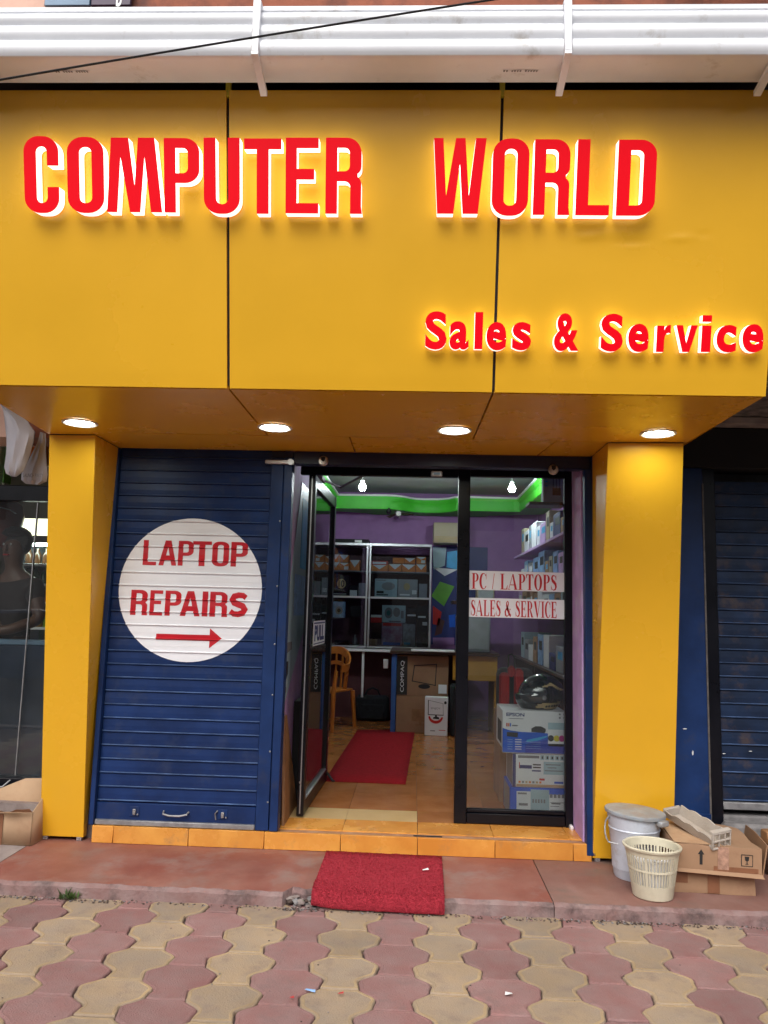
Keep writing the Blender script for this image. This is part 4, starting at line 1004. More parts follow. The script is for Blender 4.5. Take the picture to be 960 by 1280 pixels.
# ================================================================== INSIDE THE SHOP
for px, py, y, lb in ((453, 609, 3.0, 'glowing bulb near the ceiling above the shelf cabinet'), (640, 611, 3.0, 'glowing bulb near the ceiling seen through the fixed window')):
    P = at_y(px, py, y)
    t = thing('light_bulb', lb, 'bulb', tuple(P), 0, 'ceiling bulbs inside the shop')
    mb = MB(); mb.lathe([(.003, -.036), (.022, -.030), (.034, -.012), (.036, .004), (.030, .022), (.018, .036)], tuple(P), 'bulb', 18, True); mb.build('globe', t)
    mb = MB(); mb.lathe([(.020, .0365), (.022, .07), (.008, .075)], tuple(P), 'white', 14, True); mb.tube([(P.x, P.y, P.z+.074), (P.x, P.y, 3.0)], .006, 'white', 6); mb.build('holder', t)
t = thing('tube_light', 'short white tube light inside above the doorway', 'lamp', (-.13, .62, 2.62))
mb = MB(); mb.box(-.45, .19, .60, .64, 2.64, 2.68, 'white', .004); mb.build('fitting', t)
mb = MB(); mb.lathe([(.013, -.29), (.013, .29)], (-.13, .62, 2.622), 'tube', 12, True, 'X'); mb.build('tube', t)

# shelf cabinet
CY = 4.80
cab = thing('display_cabinet', 'glass-fronted shelf cabinet with pale frame on the back wall', 'cabinet', (-.45, CY, 1.02))
zt, zm, zb = at_y(500, 681, CY).z, at_y(500, 747, CY).z, at_y(500, 809, CY).z
z1 = at_y(500, 714.5, CY).z
xl, xr, xm = -1.26, at_y(539, 740, CY).x, at_y(460, 740, CY).x
mb = MB(); mb.box(xl, xr, CY+.40, CY+.42, zb, zt, 'maroon'); mb.box(xl-.002, xl+.016, CY+.02, CY+.40, zb, zt, 'grey'); mb.box(xr-.018, xr, CY+.02, CY+.40, zb, zt, 'grey'); mb.build('carcass', cab)
mb = MB(); mb.box(xl, xr, CY-.01, CY+.40, zt-.02, zt+.012, 'alu', .003); mb.build('top', cab)
for z in (z1, zm, zb):
    mb = MB(); mb.box(xl+.02, xr-.02, CY+.015, CY+.395, z-.014, z, 'grey', .002); mb.build('shelf', cab)
for x in (xl+.012, xr-.012, xm-.018, xm+.018):
    mb = MB(); mb.box(x-.011, x+.011, CY-.014, CY+.004, zb-.02, zt-.022, 'alu', .002); mb.build('frame_bar', cab)
for z in (zm-.007, zb-.007):
    mb = MB(); mb.box(xl+.024, xm-.031, CY-.012, CY+.003, z-.012, z+.012, 'alu', .002); mb.box(xm+.031, xr-.024, CY-.012, CY+.003, z-.012, z+.012, 'alu', .002); mb.build('frame_bar', cab)
for a, b in ((xl+.02, xm-.02), (xm+.02, xr-.02)):
    mb = MB(); mb.box(a, b, CY-.008, CY-.003, zb+.006, zt-.03, 'dglass'); mb.build('pane', cab)
mb = MB(); mb.box(-1.34, .55, CY-.20, CY+.45, zb-.055, zb-.03, 'white', .003); mb.build('counter_top', cab)
mb = MB(); mb.box(-1.34, .55, CY+.10, CY+.13, .166, zb-.056, 'maroon'); mb.build('counter_back', cab)
for px in (453.5,):
    x = at_y(px, 840, CY-.15).x; mb = MB(); mb.box(x-.014, x+.014, CY-.17, CY-.14, .3, zb-.056, 'white', .002); mb.build('leg', cab)

def good(px0, px1, py0, py1, zbase, name, label, m, dy=.12, y=None, cat='box', prints=(), group=None, front=.06):
    """a packed thing standing on a shelf: front face placed by its real plane"""
    y = CY+front if y is None else y
    a = at_y(px0, (py0+py1)/2, y).x; b = at_y(px1, (py0+py1)/2, y).x; h = abs(at_y(px0, py0, y).z-at_y(px0, py1, y).z)
    t = thing(name, label, cat, ((a+b)/2, y, zbase+.001), 0, group); w_ = b-a
    mb = MB(); mb.box(-w_/2, w_/2, 0, dy, 0, h, m, min(.004, h*.06)); mb.build('carton_body', t, False)
    if prints:
        mb = MB()
        for i, p in enumerate(prints):
            d = -.0006-.0004*i
            if p[0] == 'r': mb.box(-w_/2+p[1]*w_, -w_/2+p[2]*w_, d, -.0001, p[3]*h, p[4]*h, p[5])
            elif p[0] == 'p': mb.prism([(-w_/2+u*w_, v*h) for u, v in p[1]], lambda u, v, q: (u, q, v), d, -.0001, p[2])
            elif p[0] == 'e': mb.prism([(-w_/2+(p[1]+p[3]*math.cos(2*math.pi*j/16))*w_, (p[2]+p[4]*math.sin(2*math.pi*j/16))*h) for j in range(16)], lambda u, v, q: (u, q, v), d, -.0001, p[5])
            elif p[0] == 't': add_text(mb, p[1], lambda u, v: (-w_/2+u*w_, d, v*h), p[2:6], p[6], .02)
        mb.build('print', t, False)
    return t
TRI = (('p', [(.02, .98), (.98, .98), (.5, .30)], 'white_card'),)
TRIL = (('p', [(.02, .98), (.98, .98), (.5, .60)], 'white_card'), ('r', .5, .92, .12, .52, 'white_card'))
hb = at_y(420, 702, CY+.06).z-at_y(420, 712, CY+.06).z
GR = 'small orange and white cartons on the top cabinet shelf'
for a, b, c, d, up, pr, lb in ((398, 407, 702, 712, 0, TRI, 'orange carton seen through the open door glass, far left'), (407.5, 415.5, 702, 712, 0, TRI, 'orange carton just left of the open door edge'),
        (416, 423.6, 702, 712, 0, TRI, 'orange carton at bottom left of the left cabinet bay'), (424, 436.4, 702.3, 712, 0, TRIL, 'orange carton with white label, lower row beside the door edge'),
        (437, 450, 698.5, 712, 0, TRI, 'single taller orange carton nearest the cabinet centre post'), (416, 423.6, 692, 701.5, 1, TRI, 'upper orange carton at the door edge'),
        (424, 436, 692.5, 701.7, 1, TRI, 'upper orange carton atop the labelled one'),
        (485.5, 502, 704.5, 714, 0, TRI, 'orange carton, left of the middle pair in the right bay'), (502.4, 519.4, 704.5, 714, 0, TRI, 'orange carton, right of the middle pair in the right bay'),
        (520, 533, 704.5, 714.5, 0, TRI, 'orange carton at the bottom right corner of the right bay'), (520.5, 532.5, 695, 704, 1, TRIL, 'upper orange carton with white label at the right end'),
        (491, 505, 697, 704, 1, (), 'flat orange carton lying on the middle pair'), (505.5, 519, 697, 704, 1, TRI, 'flat orange carton with white front on the middle pair')):
    good(a, b, c, d, z1+(hb+.003 if up else 0), 'carton', lb, 'orange', .10, None, 'box', pr, GR)
good(464, 484.8, 700.5, 713.5, z1, 'carton', 'red topped orange carton beside the cabinet centre post', 'orange', .12, None, 'box', (('r', 0, 1, .62, 1, 'redp'), ('r', .08, .9, .7, .9, 'white_card'), ('p', [(.1, .6), (.9, .6), (.5, .2)], 'white_card')))
good(415, 436.5, 717.5, 742.5, zm, 'product_box', 'black box with silver number ten emblem on the middle shelf', 'black', .15, None, 'box', (('e', .55, .62, .26, .24, 'gold'), ('t', '10', .38, .72, .45, .8, 'ink'), ('r', .1, .85, .08, .14, 'grey_card')))
good(437, 447, 729, 743, zm, 'product_box', 'small white-fronted box beside the black emblem box', 'navy_cloth', .1, None, 'box', (('r', .05, .95, .02, .55, 'white_card'),))
good(448, 457, 726, 743, zm, 'product_box', 'plain dark box next to the cabinet centre post', 'grey', .08)
good(468.5, 496.5, 722.5, 745.5, zm, 'product_box', 'pale grey printed box on the right middle shelf', 'teal', .15, None, 'box', (('e', .6, .6, .3, .22, 'grey_card'), ('r', .08, .6, .1, .16, 'ink'), ('r', .08, .4, .2, .34, 'ink'), ('r', .08, .5, .90, .94, 'ink_g')))
good(497.5, 522, 722.5, 745.5, zm, 'product_box', 'charcoal printed box with white label on the right middle shelf', 'grey_card', .15, None, 'box', (('e', .45, .6, .17, .2, 'gold'), ('r', .1, .6, .12, .2, 'white_card'), ('r', .72, .95, .2, .42, 'white_card')))
good(523.5, 534, 728, 746, zm, 'product_box', 'small grey box at the right end of the middle shelf', 'grey', .1)
good(463.5, 477, 768.5, 778.5, zm-.30, 'tin', 'red tin with a white lid in the right lower bay', 'redp', .09, None, 'tin', (('r', 0, 1, .68, 1, 'white_card'),)).location.z = at_y(470, 778.5, CY+.06).z
o = good(477.5, 507, 755.5, 777, zm, 'product_box', 'pale box printed with dark round fans on top of the clear packs', 'teal', .14, None, 'box', (('e', .28, .55, .17, .32, 'ink_g'), ('e', .28, .55, .09, .16, 'teal_d'), ('e', .62, .6, .15, .28, 'ink_g'), ('r', .8, .92, .25, .7, 'ink_g'), ('r', .3, .8, .05, .1, 'ink')))
zz = zb+.001+abs(at_y(480, 778, CY+.06).z-at_y(480, 808, CY+.06).z); o.location.z = zz+.002
good(477, 503, 778, 808, zb, 'blister_pack', 'clear packs with red and violet cards on the bottom shelf', 'purple_pack', .12, None, 'pack', (('r', .05, .95, .86, .98, 'redp'), ('r', .08, .9, .06, .18, 'box_blue')))
good(503.6, 519, 778.5, 808, zb, 'blister_pack', 'clear grey packs right of the red ones on the bottom shelf', 'clear_pack', .12, None, 'pack', (('r', .1, .6, .1, .2, 'cyan'),))
good(508, 521, 756, 777.5, zz-zb+zb, 'product_box', 'black box with white flash leaning in the right lower bay', 'black', .1, None, 'box', (('r', .1, .9, .5, .6, 'white_card'),)).location.z = zz-.02
good(521.5, 534.5, 755, 808, zb, 'product_box', 'tall black box with small white label at the right cabinet end', 'black', .12, None, 'box', (('r', .05, .8, .70, .74, 'white_card'), ('r', .5, .95, .52, .60, 'white_card')))
good(416, 431.5, 752, 772, zm, 'blister_pack', 'blue and white blister pack hanging in the left lower bay', 'tin_b', .05, None, 'pack', (('e', .5, .45, .3, .26, 'grey'), ('e', .5, .45, .15, .13, 'ink'))).location.z = at_y(424, 772, CY+.06).z
good(438, 452, 757, 771, zm, 'camera_case', 'black camera case in the left lower bay', 'matblack', .1, None, 'case').location.z = at_y(445, 771, CY+.06).z
mb = MB(); P = at_y(443.5, 808, CY+.1); mb.lathe([(.0, 0), (.028, .0), (.03, .01), (.03, .08), (.014, .105), (.012, .13), (0, .131)], (P.x, P.y, zb+.001), 'steel', 14, False); solo('spray_bottle', mb, 'small grey bottle on the bottom shelf by the centre post', 'bottle', (P.x, P.y, zb))
good(459.5, 471, 800, 808.5, zb, 'carton', 'small brown carton on the bottom shelf', 'card', .1)
good(418, 436, 803, 808.5, zb, 'keyboard_case', 'flat black case on the bottom shelf behind the chair', 'matblack', .2)
t = good(417, 461, 676, 681, zt+.013, 'laptop_bag', 'flat black case with white tag lying on the cabinet top', 'matblack', .3, None, 'case', (('r', .6, .8, .15, .8, 'white_card'),))

# desk with monitor boxes under it
DY = 3.84
zd = at_y(520, 814, DY).z
desk = thing('desk', 'dark wooden desk with blue side panel and yellow end over monitor cartons', 'desk', (.3, DY, .166))
mb = MB(); mb.box(-.24, .95, DY-.02, DY+.75, zd-.035, zd, 'wood_d', .004); mb.build('desk_top', desk)
mb = MB(); mb.box(-.22, -.165, DY+.0, DY+.7, .166, zd-.036, mat('blue_board', (.03, .10, .32), .5), .004); mb.build('side_panel', desk)
mb = MB(); mb.box(.445, .93, DY+.01, DY+.04, zd-.30, zd-.036, 'wood_y', .004); mb.build('drawer_front', desk)
mb = MB(); mb.box(.90, .93, DY+.045, DY+.7, .166, zd-.036, 'wood_y', .004); mb.build('side_panel', desk)
mb = MB(); mb.box(-.01, .46, DY-.06, DY+.1, zd+.001, zd+.02, 'white', .003); solo('paper_ream', mb, 'flat white paper ream on the desk edge', 'paper', (.2, DY, zd))
hbx = at_y(500, 870, DY).z
t = thing('monitor_box', 'upper brown monitor carton with dark left band and screen drawing', 'box', (.14, DY+.02, hbx+.002))
wx0, wx1 = at_y(496, 845, DY+.02).x-.14, at_y(560.5, 845, DY+.02).x-.14; hh = zd-.05-hbx
mb = MB(); mb.box(wx0, wx1, 0, .35, 0, hh, 'card_d', .004); mb.build('carton_body', t, False)
mb = MB(); mb.box(wx0+.002, wx0+.115, -.001, -.0002, .01, hh-.01, 'ink')
add_text(mb, 'COMPAQ', lambda u, v: (wx0+.085-v, -.0014, u), (.04, hh-.06, .0, .045), 'white_card', .0)
scr = [(.17, .16), (.42, .12), (.43, .345), (.19, .325)]
for i in range(4):
    a, b = Vector(scr[i]), Vector(scr[(i+1) % 4]); d = (b-a).normalized()*.006; n_ = Vector((-d.y, d.x))
    mb.prism([tuple(a-n_*.8-d), tuple(b-n_*.8+d), tuple(b+n_*.8+d), tuple(a+n_*.8-d)], lambda u, v, q: (wx0+u, q, v), -.0012-.0002*i, -.0002, 'ink')
mb.prism([(.30+.065*math.cos(j*.39), .105+.026*math.sin(j*.39)) for j in range(16)], lambda u, v, q: (wx0+u, q, v), -.001, -.0002, 'ink')
mb.box(wx0+.455, wx0+.545, -.001, -.0002, .035, .13, 'white_card'); mb.build('print', t, False)
t = thing('monitor_box', 'lower brown monitor carton with faint screen drawing', 'box', (.14, DY+.02, .166))
mb = MB(); mb.box(wx0, wx1, 0, .35, 0, hbx-.166, 'card_d', .004); mb.build('carton_body', t, False)
mb = MB(); mb.box(wx0+.17, wx0+.36, -.001, -.0002, .12, .25, 'wood'); mb.box(wx0+.25, wx0+.28, -.001, -.0002, .09, .119, 'wood'); mb.box(wx0+.21, wx0+.33, -.001, -.0002, .078, .089, 'wood'); mb.build('print', t, False)
P = at_z(545, 918, .166); 
t = thing('monitor_box', 'white carton with monitor picture and red swirl beside the brown ones', 'box', (at_y(545, 900, 3.74).x, 3.70, .166), R(-4))
ww = .245; h3 = .40
mb = MB(); mb.box(-ww/2, ww/2, 0, .10, 0, h3, 'white_card', .004); mb.build('carton_body', t, False)
mb = MB()
scr = [(-.085, .215), (.075, .215), (.070, .335), (-.085, .365)]
for i in range(4):
    a, b = Vector(scr[i]), Vector(scr[(i+1) % 4]); d = (b-a).normalized()*.005; n_ = Vector((-d.y, d.x)); q_ = .8 if i in (0, 3) else .3
    mb.prism([tuple(a-n_*q_-d*.5), tuple(b-n_*q_+d*.5), tuple(b+n_*q_+d*.5), tuple(a+n_*q_-d*.5)], lambda u, v, q: (u, q, v), -.0012-.0002*i, -.0002, 'ink')
mb.prism([(-.075+.0, .205)]+[(-.005+.078*math.cos(R(a)), .20+.075*math.sin(R(a))) for a in range(185, 356, 10)]+[(-.005+.058*math.cos(R(a)), .20+.045*math.sin(R(a))) for a in range(350, 189, -10)], lambda u, v, q: (u, q, v), -.0012, -.0002, 'redp')
mb.prism([(-.035, .175), (.035, .170), (.028, .192), (.008, .197), (.006, .214), (-.012, .214), (-.012, .197), (-.03, .19)], lambda u, v, q: (u, q, v), -.0016, -.0002, 'ink')
add_text(mb, 'ENJOY', lambda u, v: (u, -.001, v), (-.055, .045, .268, .292), 'ink_g', .0)
mb.prism([(.095+.014*math.cos(j*.52), .345+.016*math.sin(j*.52)) for j in range(12)], lambda u, v, q: (u, q, v), -.001, -.0002, 'ink')
mb.box(-.06, -.01, -.001, -.0002, .045, .055, 'ink_g'); mb.box(.03, .10, -.001, -.0002, .055, .062, 'redp'); mb.build('print', t, False)
P = at_y(563, 890, 3.72); mb = MB(); mb.box(.42, .52, 3.66, 3.9, .166, .70, 'navy_cloth', .02); solo('speaker_box', mb, 'black upright box at the right of the white carton', 'box', (.47, 3.7, .166))
mb = MB(); mb.box(-.315, -.262, 3.98, 4.0, .83, .93, 'white', .004); solo('power_socket', mb, 'white power socket beside the blue desk panel', 'socket', (-.29, 3.98, .83))

# bag on the floor
t = thing('laptop_bag', 'black laptop bag standing on the floor below the counter', 'bag', (-.47, 4.70, .166))
mb = MB(); mb.box(-.66, -.26, 4.62, 4.78, .166, .46, 'navy_cloth', .05, 0, 3); mb.box(-.60, -.32, 4.595, 4.618, .19, .36, 'navy_cloth', .01); mb.build('body', t)
mb = MB(); mb.tube([(-.55, 4.70, .455), (-.52, 4.70, .52), (-.46, 4.70, .545), (-.40, 4.70, .52), (-.37, 4.70, .455)], .012, 'navy_cloth', 6); mb.build('handle', t)

# orange plastic armchair
CH = Vector((at_z(410, 903, .166).x, 4.02, .166))
ch = thing('plastic_chair', 'orange plastic armchair half hidden by the open door', 'chair', tuple(CH), R(-25))
mb = MB(); mb.box(-.23, .23, -.22, .22, .40, .425, 'plastic_or', .012, 0, 2); mb.build('seat', ch, False)
for sx, sy in ((-1, -1), (1, -1), (-1, 1), (1, 1)):
    mb = MB(); mb.tube([(sx*.25, sy*.24, .0), (sx*.225, sy*.215, .40)] if sy > 0 else [(sx*.25, sy*.25, .0), (sx*.235, sy*.22, .41), (sx*.25, sy*.20, .64)], [.020, .026] if sy > 0 else [.02, .026, .022], 'plastic_or', 8); mb.build('leg', ch, False)
def bowl(h0, h1, rx, ry, th, a0=-20, a1=200):
    mb = MB(); k = mb.mi('plastic_or'); rows_ = []
    for i in range(25):
        a = R(a0+(a1-a0)*i/24); c_, s_ = math.cos(a), math.sin(a); lift = .18*max(0, s_)**1.5
        rows_.append([mb.bm.verts.new((c_*(rx+o_), s_*(ry+o_)-.02, z)) for o_, z in ((0, h0+lift), (th, h0+lift), (th+.012, h1+lift), (.012, h1+lift))])
    for a, b in zip(rows_, rows_[1:]):
        for j in range(4):
            f = mb.bm.faces.new((a[j], b[j], b[(j+1) % 4], a[(j+1) % 4])); f.material_index = k; f.smooth = True
    mb.bm.faces.new(rows_[0]).material_index = k; mb.bm.faces.new(rows_[-1]).material_index = k; return mb
bowl(.62, .70, .255, .235, .022).build('back_rail', ch, False); 
mb = bowl(.50, .54, .235, .22, .018, 20, 160); mb.build('back_rail', ch, False)
for a in range(30, 151, 20):
    c_, s_ = math.cos(R(a)), math.sin(R(a)); mb = MB(); mb.tube([(c_*.235, s_*.225-.02, .42), (c_*.262, s_*.245-.02, .64+.17*s_)], .014, 'plastic_or', 6); mb.build('back_slat', ch, False)

# things on the back and side walls
t = thing('air_conditioner', 'beige wall box of an air conditioner on the purple back wall', 'air conditioner', (.5, 5.05, 2.2))
a, b, c_, d = at_y(542, 654, 5.05).x, at_y(582, 654, 5.05).x, at_y(556, 653, 5.05).z, at_y(556, 679, 5.05).z
mb = MB(); mb.box(a, b, 5.05, 5.33, d, c_, 'beige', .015, 0, 2); mb.build('case', t)
mb = MB()
for k in range(4): mb.box(a+.02, b-.02, 5.043, 5.0495, d+.02+k*.018, d+.03+k*.018, 'gold'); 
mb.build('louvre', t)
t = thing('wall_poster', 'dark shop poster with laptop pictures and a tilted lime square', 'poster', (.5, 5.30, 1.0))
a, b, c_, d = at_y(541, 690, 5.3).x, .95, at_y(556, 683, 5.3).z, at_y(556, 806, 5.3).z
mb = MB(); mb.box(a, b, 5.318, 5.33, d, c_, 'ink_b'); mb.build('sheet', t)
mb = MB(); pp = lambda px, py: (at_y(px, py, 5.31).x, at_y(px, py, 5.31).z)
for q, m in (([(541, 684), (558, 684), (556, 707), (542, 712)], 'teal'), ([(559, 690), (572, 688), (572, 712), (558, 709)], 'cyan'), ([(541, 709), (572, 712), (556, 720)], 'white_card'), ([(550, 727), (568, 733), (555, 758), (539, 745)], 'packet_g'),
             ([(541, 757), (552, 765), (549, 782), (541, 780)], 'redp'), ([(548, 772), (556, 776), (552, 792), (543, 795)], 'maroon'), ([(561, 769), (569, 768), (569, 784), (562, 784)], 'box_blue'), ([(541, 797), (568, 797), (568, 806), (541, 806)], 'purple')):
    mb.prism([pp(*p) for p in q], lambda u, v, e: (u, e, v), 5.314, 5.3178, m)
mb.build('print', t)
P = at_y(486, 637, 4.68); mb = MB(); mb.lathe([(.028, 0), (.032, -.03), (.02, -.05), (.004, -.055)], tuple(P), 'black', 14, True); mb.tube([(P.x, P.y, P.z), (P.x, P.y+.03, P.z+.05)], .015, 'black', 6); solo('security_camera', mb, 'small black dome camera under the green cove', 'camera', tuple(P))
P = at_y(498, 642, 4.9); t = thing('wall_fan', 'small wall fan with white hub and dark blades below the cove', 'fan', tuple(P))
mb = MB(); mb.lathe([(.03, -.03), (.04, -.01), (.035, .04), (.02, .07)], tuple(P), 'white', 16, True, 'Y'); mb.tube([(P.x, P.y+.06, P.z), (P.x, 5.33, P.z)], .014, 'white', 6); mb.build('hub', t)
for a in (-.15, 1.9, 4.0):
    mb = MB(); mb.prism([(.03, -.02), (.19, -.04), (.20, .03), (.03, .015)], lambda u, v, d_: (P.x+u*math.cos(a)-v*math.sin(a), P.y-.02+d_+v*.3, P.z+(u*math.sin(a)+v*math.cos(a))*.35), 0, .004, 'wood_d'); mb.build('blade', t)

# left inner wall: poster, board, gear
mb = MB(); k = mb.mi('teal')
t = thing('wall_poster', 'pale bluish poster hanging behind the open door', 'poster', (-.80, .6, 1.4))
def onx(px, py, x):
    d_ = ray(px, py); return CAM+d_*((x-CAM.x)/d_.x)
mb = MB()
mb.prism([(.15, .82), (.91, 1.27), (1.3, 1.5), (1.3, 2.35), (.62, 2.35), (.30, 1.72), (.15, 1.4)], lambda u, v, d_: (d_, u, v), -.8005, -.797, 'teal'); mb.build('sheet', t)
mb = MB()
for q, m in (([(.66, 1.75), (1.2, 1.75), (1.2, 2.25), (.68, 2.25)], 'cyan'), ([(.45, 1.42), (.95, 1.42), (1.1, 1.7), (.45, 1.7)], 'tin_b'), ([(.2, 1.18), (.42, 1.20), (.42, 1.25), (.2, 1.25)], 'ink_g'), ([(.2, 1.0), (.30, 1.05), (.30, 1.13), (.2, 1.13)], 'ink'), ([(.2, .92), (.26, .94), (.26, .97), (.2, .97)], 'ink_g')):
    mb.prism(q, lambda u, v, d_: (d_, u, v), -.7968, -.795, m)
mb.build('print', t)
mb = MB(); mb.prism([(.10, .166), (.62, .166), (.24, .80), (.16, .80)], lambda u, v, d_: (d_+(.8-v)*.05, u, v), -.795, -.78, 'wood'); solo('wood_board', mb, 'brown board leaning behind the open door', 'board', (-.76, .3, .166))
mb = MB(); mb.box(-.798, -.735, .64, 1.5, .166, .84, 'matblack', .004); mb.box(-.798, -.728, .66, 1.45, .7, .735, 'teal_d', .004); mb.box(-.798, -.728, .66, 1.45, .62, .64, 'steel', .004); solo('equipment_rack', mb, 'dark low rack with teal gear behind the open door', 'rack', (-.77, 1.0, .166))
t = thing('side_cabinet', 'tall left side shelf with yellow and blue packs seen through the door glass', 'shelf', (-1.2, 3.0, .166))
mb = MB(); mb.box(-1.35, -1.33, 2.2, 3.9, .166, 2.3, 'grey'); 
for z in (.95, 1.35, 1.75, 2.1): mb.box(-1.329, -1.06, 2.2, 3.9, z-.02, z, 'white', .003)
for y in (2.2, 3.05, 3.88): mb.box(-1.329, -1.06, y, y+.02, .166, .929, 'white'); 
mb.build('carcass', t)
ri = random.Random(5); ORD = ['first', 'second', 'third', 'fourth', 'fifth', 'sixth', 'seventh', 'eighth', 'ninth', 'tenth', 'eleventh', 'twelfth', 'thirteenth', 'fourteenth', 'fifteenth', 'sixteenth']
for zsh, h0 in ((1.75, .25), (1.35, .28), (2.1, .25)):
    y = 2.25; cnt = 0
    while y < 3.7:
        w_ = ri.uniform(.14, .26); h_ = h0*ri.uniform(.6, 1); m = ri.choice(('orange', 'wood_y', 'tin_b', 'box_blue', 'teal', 'card_p'))
        mb = MB(); mb.box(-1.32, -1.09, y, y+w_, zsh+.001, zsh+h_, m, .004); solo('carton', mb, {'orange': 'orange', 'wood_y': 'yellow', 'tin_b': 'pale blue', 'box_blue': 'deep blue', 'teal': 'grey-green', 'card_p': 'tan'}[m]+' pack, '+ORD[cnt]+' from the front on the '+{1.75: 'middle', 1.35: 'lower', 2.1: 'upper'}[zsh]+' left side shelf', 'box', (-1.2, y+w_/2, zsh), 'packs on the left side shelf')
        y += w_+.02; cnt += 1

# goods behind the fixed window: printer stack and helmet
EY = .46
ex0, ex1 = at_y(628, 912, EY).x, 1.01
e0 = at_y(660, 942.5, EY).z; e1 = at_y(660, 888.5, EY).z
m0 = at_y(660, 985, EY).z
t = thing('printer_box', 'white and blue printer carton on top of the stack, under the helmet', 'box', ((ex0+ex1)/2, EY, e0+.002))
W2 = (ex1-ex0)/2; H2 = e1-e0-.002
mb = MB(); mb.box(-W2, W2, 0, .36, 0, H2, 'white_card', .004); mb.build('carton_body', t, False)
mb = MB(); U = lambda u: -W2+u*2*W2
pr_ = lambda q, m, l: mb.prism([(U(u), v*H2) for u, v in q], lambda u, v, d_: (u, d_, v), -.0006*l, -.0001, m)
pr_([(.004, .02), (.996, .02), (.996, .46), (.8, .48), (.55, .50), (.3, .50), (.12, .53), (.004, .58)], 'box_blue', 1)
pr_([(.36, .02), (.996, .02), (.996, .30), (.7, .34), (.36, .22)], 'box_deep', 1.5)
pr_([(.38, .27), (.55, .31), (.7, .40), (.7, .43), (.5, .36), (.38, .32)], 'cyan', 2)
add_text(mb, 'EPSON', lambda u, v: (U(u), -.0014, v*H2), (.06, .345, .86, .945), 'ink_b', .03)
pr_([(.10, .80), (.33, .80), (.33, .815), (.10, .815)], 'ink_g', 2)
for u, m in ((.06, 'redp'), (.09, 'orange'), (.115, 'box_blue')): pr_([(u, .62), (u+.02, .62), (u+.02, .70), (u, .70)], m, 2)
pr_([(.15, .63), (.24, .63), (.24, .66), (.15, .66)], 'ink_g', 2)
pr_([(.455, .51), (.66, .49), (.68, .53), (.68, .59), (.61, .645), (.52, .645), (.455, .59)], 'ink', 2.5)
pr_([(.07, .39), (.24, .37), (.245, .48), (.07, .49)], 'ink', 2.5)
for k in range(5):
    v = .31-.055*k
    pr_([(.08, v), (.16, v), (.16, v+.012), (.08, v+.012)], 'tin_b', 2.5); pr_([(.20, v), (.30, v), (.30, v+.02), (.20, v+.02)], 'white_card', 2.5)
for k in range(4): pr_([(.37, .12+.05*k), (.60, .12+.05*k), (.60, .127+.05*k), (.37, .127+.05*k)], 'tin_b', 2.6)
pr_([(.715, .58), (.985, .58), (.985, .74), (.715, .74)], 'teal', 2); pr_([(.715, .25), (.985, .25), (.985, .56), (.715, .56)], 'white_card', 2.6); pr_([(.72, .19), (.98, .19), (.98, .245), (.72, .245)], 'ink', 2.6)
for u, m in ((.76, 'ink'), (.85, 'yprint'), (.93, 'magenta')): mb.prism([(U(u)+.020*math.cos(j*.628), (.375+.075*math.sin(j*.628))*H2) for j in range(10)], lambda a_, v, d_: (a_, d_, v), -.0022, -.0001, m)
for u, v in ((.90, .86), (.97, .86), (.90, .94), (.97, .94)): mb.box(U(u)-.006, U(u)+.006, -.0012, -.0001, v*H2-.006, v*H2+.006, 'ink_g')
mb.build('print', t, False)
mb = MB(); mb.box(-W2-.001, -W2-.0002, .06, .28, .05, H2*.7, 'ink'); mb.build('print', t, False); mb = MB(); mb.box(-W2-.0015, -W2-.0002, .02, .34, .005, .03, 'card'); mb.build('print', t, False)
hel = thing('helmet', 'dark full-face motorcycle helmet with gold trim on the printer carton', 'helmet', (0, 0, 0))
HC = Vector((at_y(677, 866, .60).x, .60, e1+.002)); hel.location = HC
bm_ = MB(); r = bmesh.ops.create_uvsphere(bm_.bm, u_segments=72, v_segments=52, radius=1); k = bm_.mi('helm'); kv = bm_.mi('visor'); kg = bm_.mi('gold')
for v in bm_.bm.verts:
    x, y, z = v.co
    if z < -.72: z = -.72
    X = .158*x; Z = .135*(z+.72)*.98; Y = .125*y
    if x < -.15 and z < .05: X -= .030*(min(1, (-x-.15)/.5))*(1-abs(y)*.5)          # chin bar pushed forward
    if x > .3 and z < -.2: X -= .02
    v.co = (X, Y, Z)
for f in bm_.bm.faces:
    c0 = f.calc_center_median(); f.smooth = True
    ax = c0.x/.158; az = c0.z/.1323-.72
    vis = ax < -.10 and -.40+.25*max(0, ax+.6) < az < .34-.55*max(0, ax+.55)
    f.material_index = kv if vis else k
    cv = .50-.45*max(0, ax-.1)**1.5+.05*math.sin(ax*9)
    if -.30 < ax < .80 and abs(az-cv) < .075*(1-abs((ax-.25)/.6)**2) and c0.y < 0: f.material_index = kg
    if ax > -.45 and -.66+.12*max(0, -ax) < az < -.40+.22*(ax+.45)*.35 and c0.y < -.03: f.material_index = kg
bm_.build('shell', hel, False)
mb = MB()
for i in range(7): mb.prism([(-.02+.019*i, .020+.002*i), (-.012+.019*i, .020+.002*i), (-.006+.019*i, .032+.002*i), (-.014+.019*i, .032+.002*i)], lambda u, v, d: (u, -.122+.9*max(0, u-.02)**2*5-abs(u)*.02+d, v), -.002, .01, 'ink')
mb.build('print', hel, False)
mb = MB(); mb.lathe([(.016, -.004), (.014, -.011), (.003, -.013)], (-.03, -.120, .082), 'steel', 14, True, 'Y'); mb.build('visor_pivot', hel, False)
hel.rotation_euler = (0, 0, R(12))
m1 = at_y(660, 946, EY).z
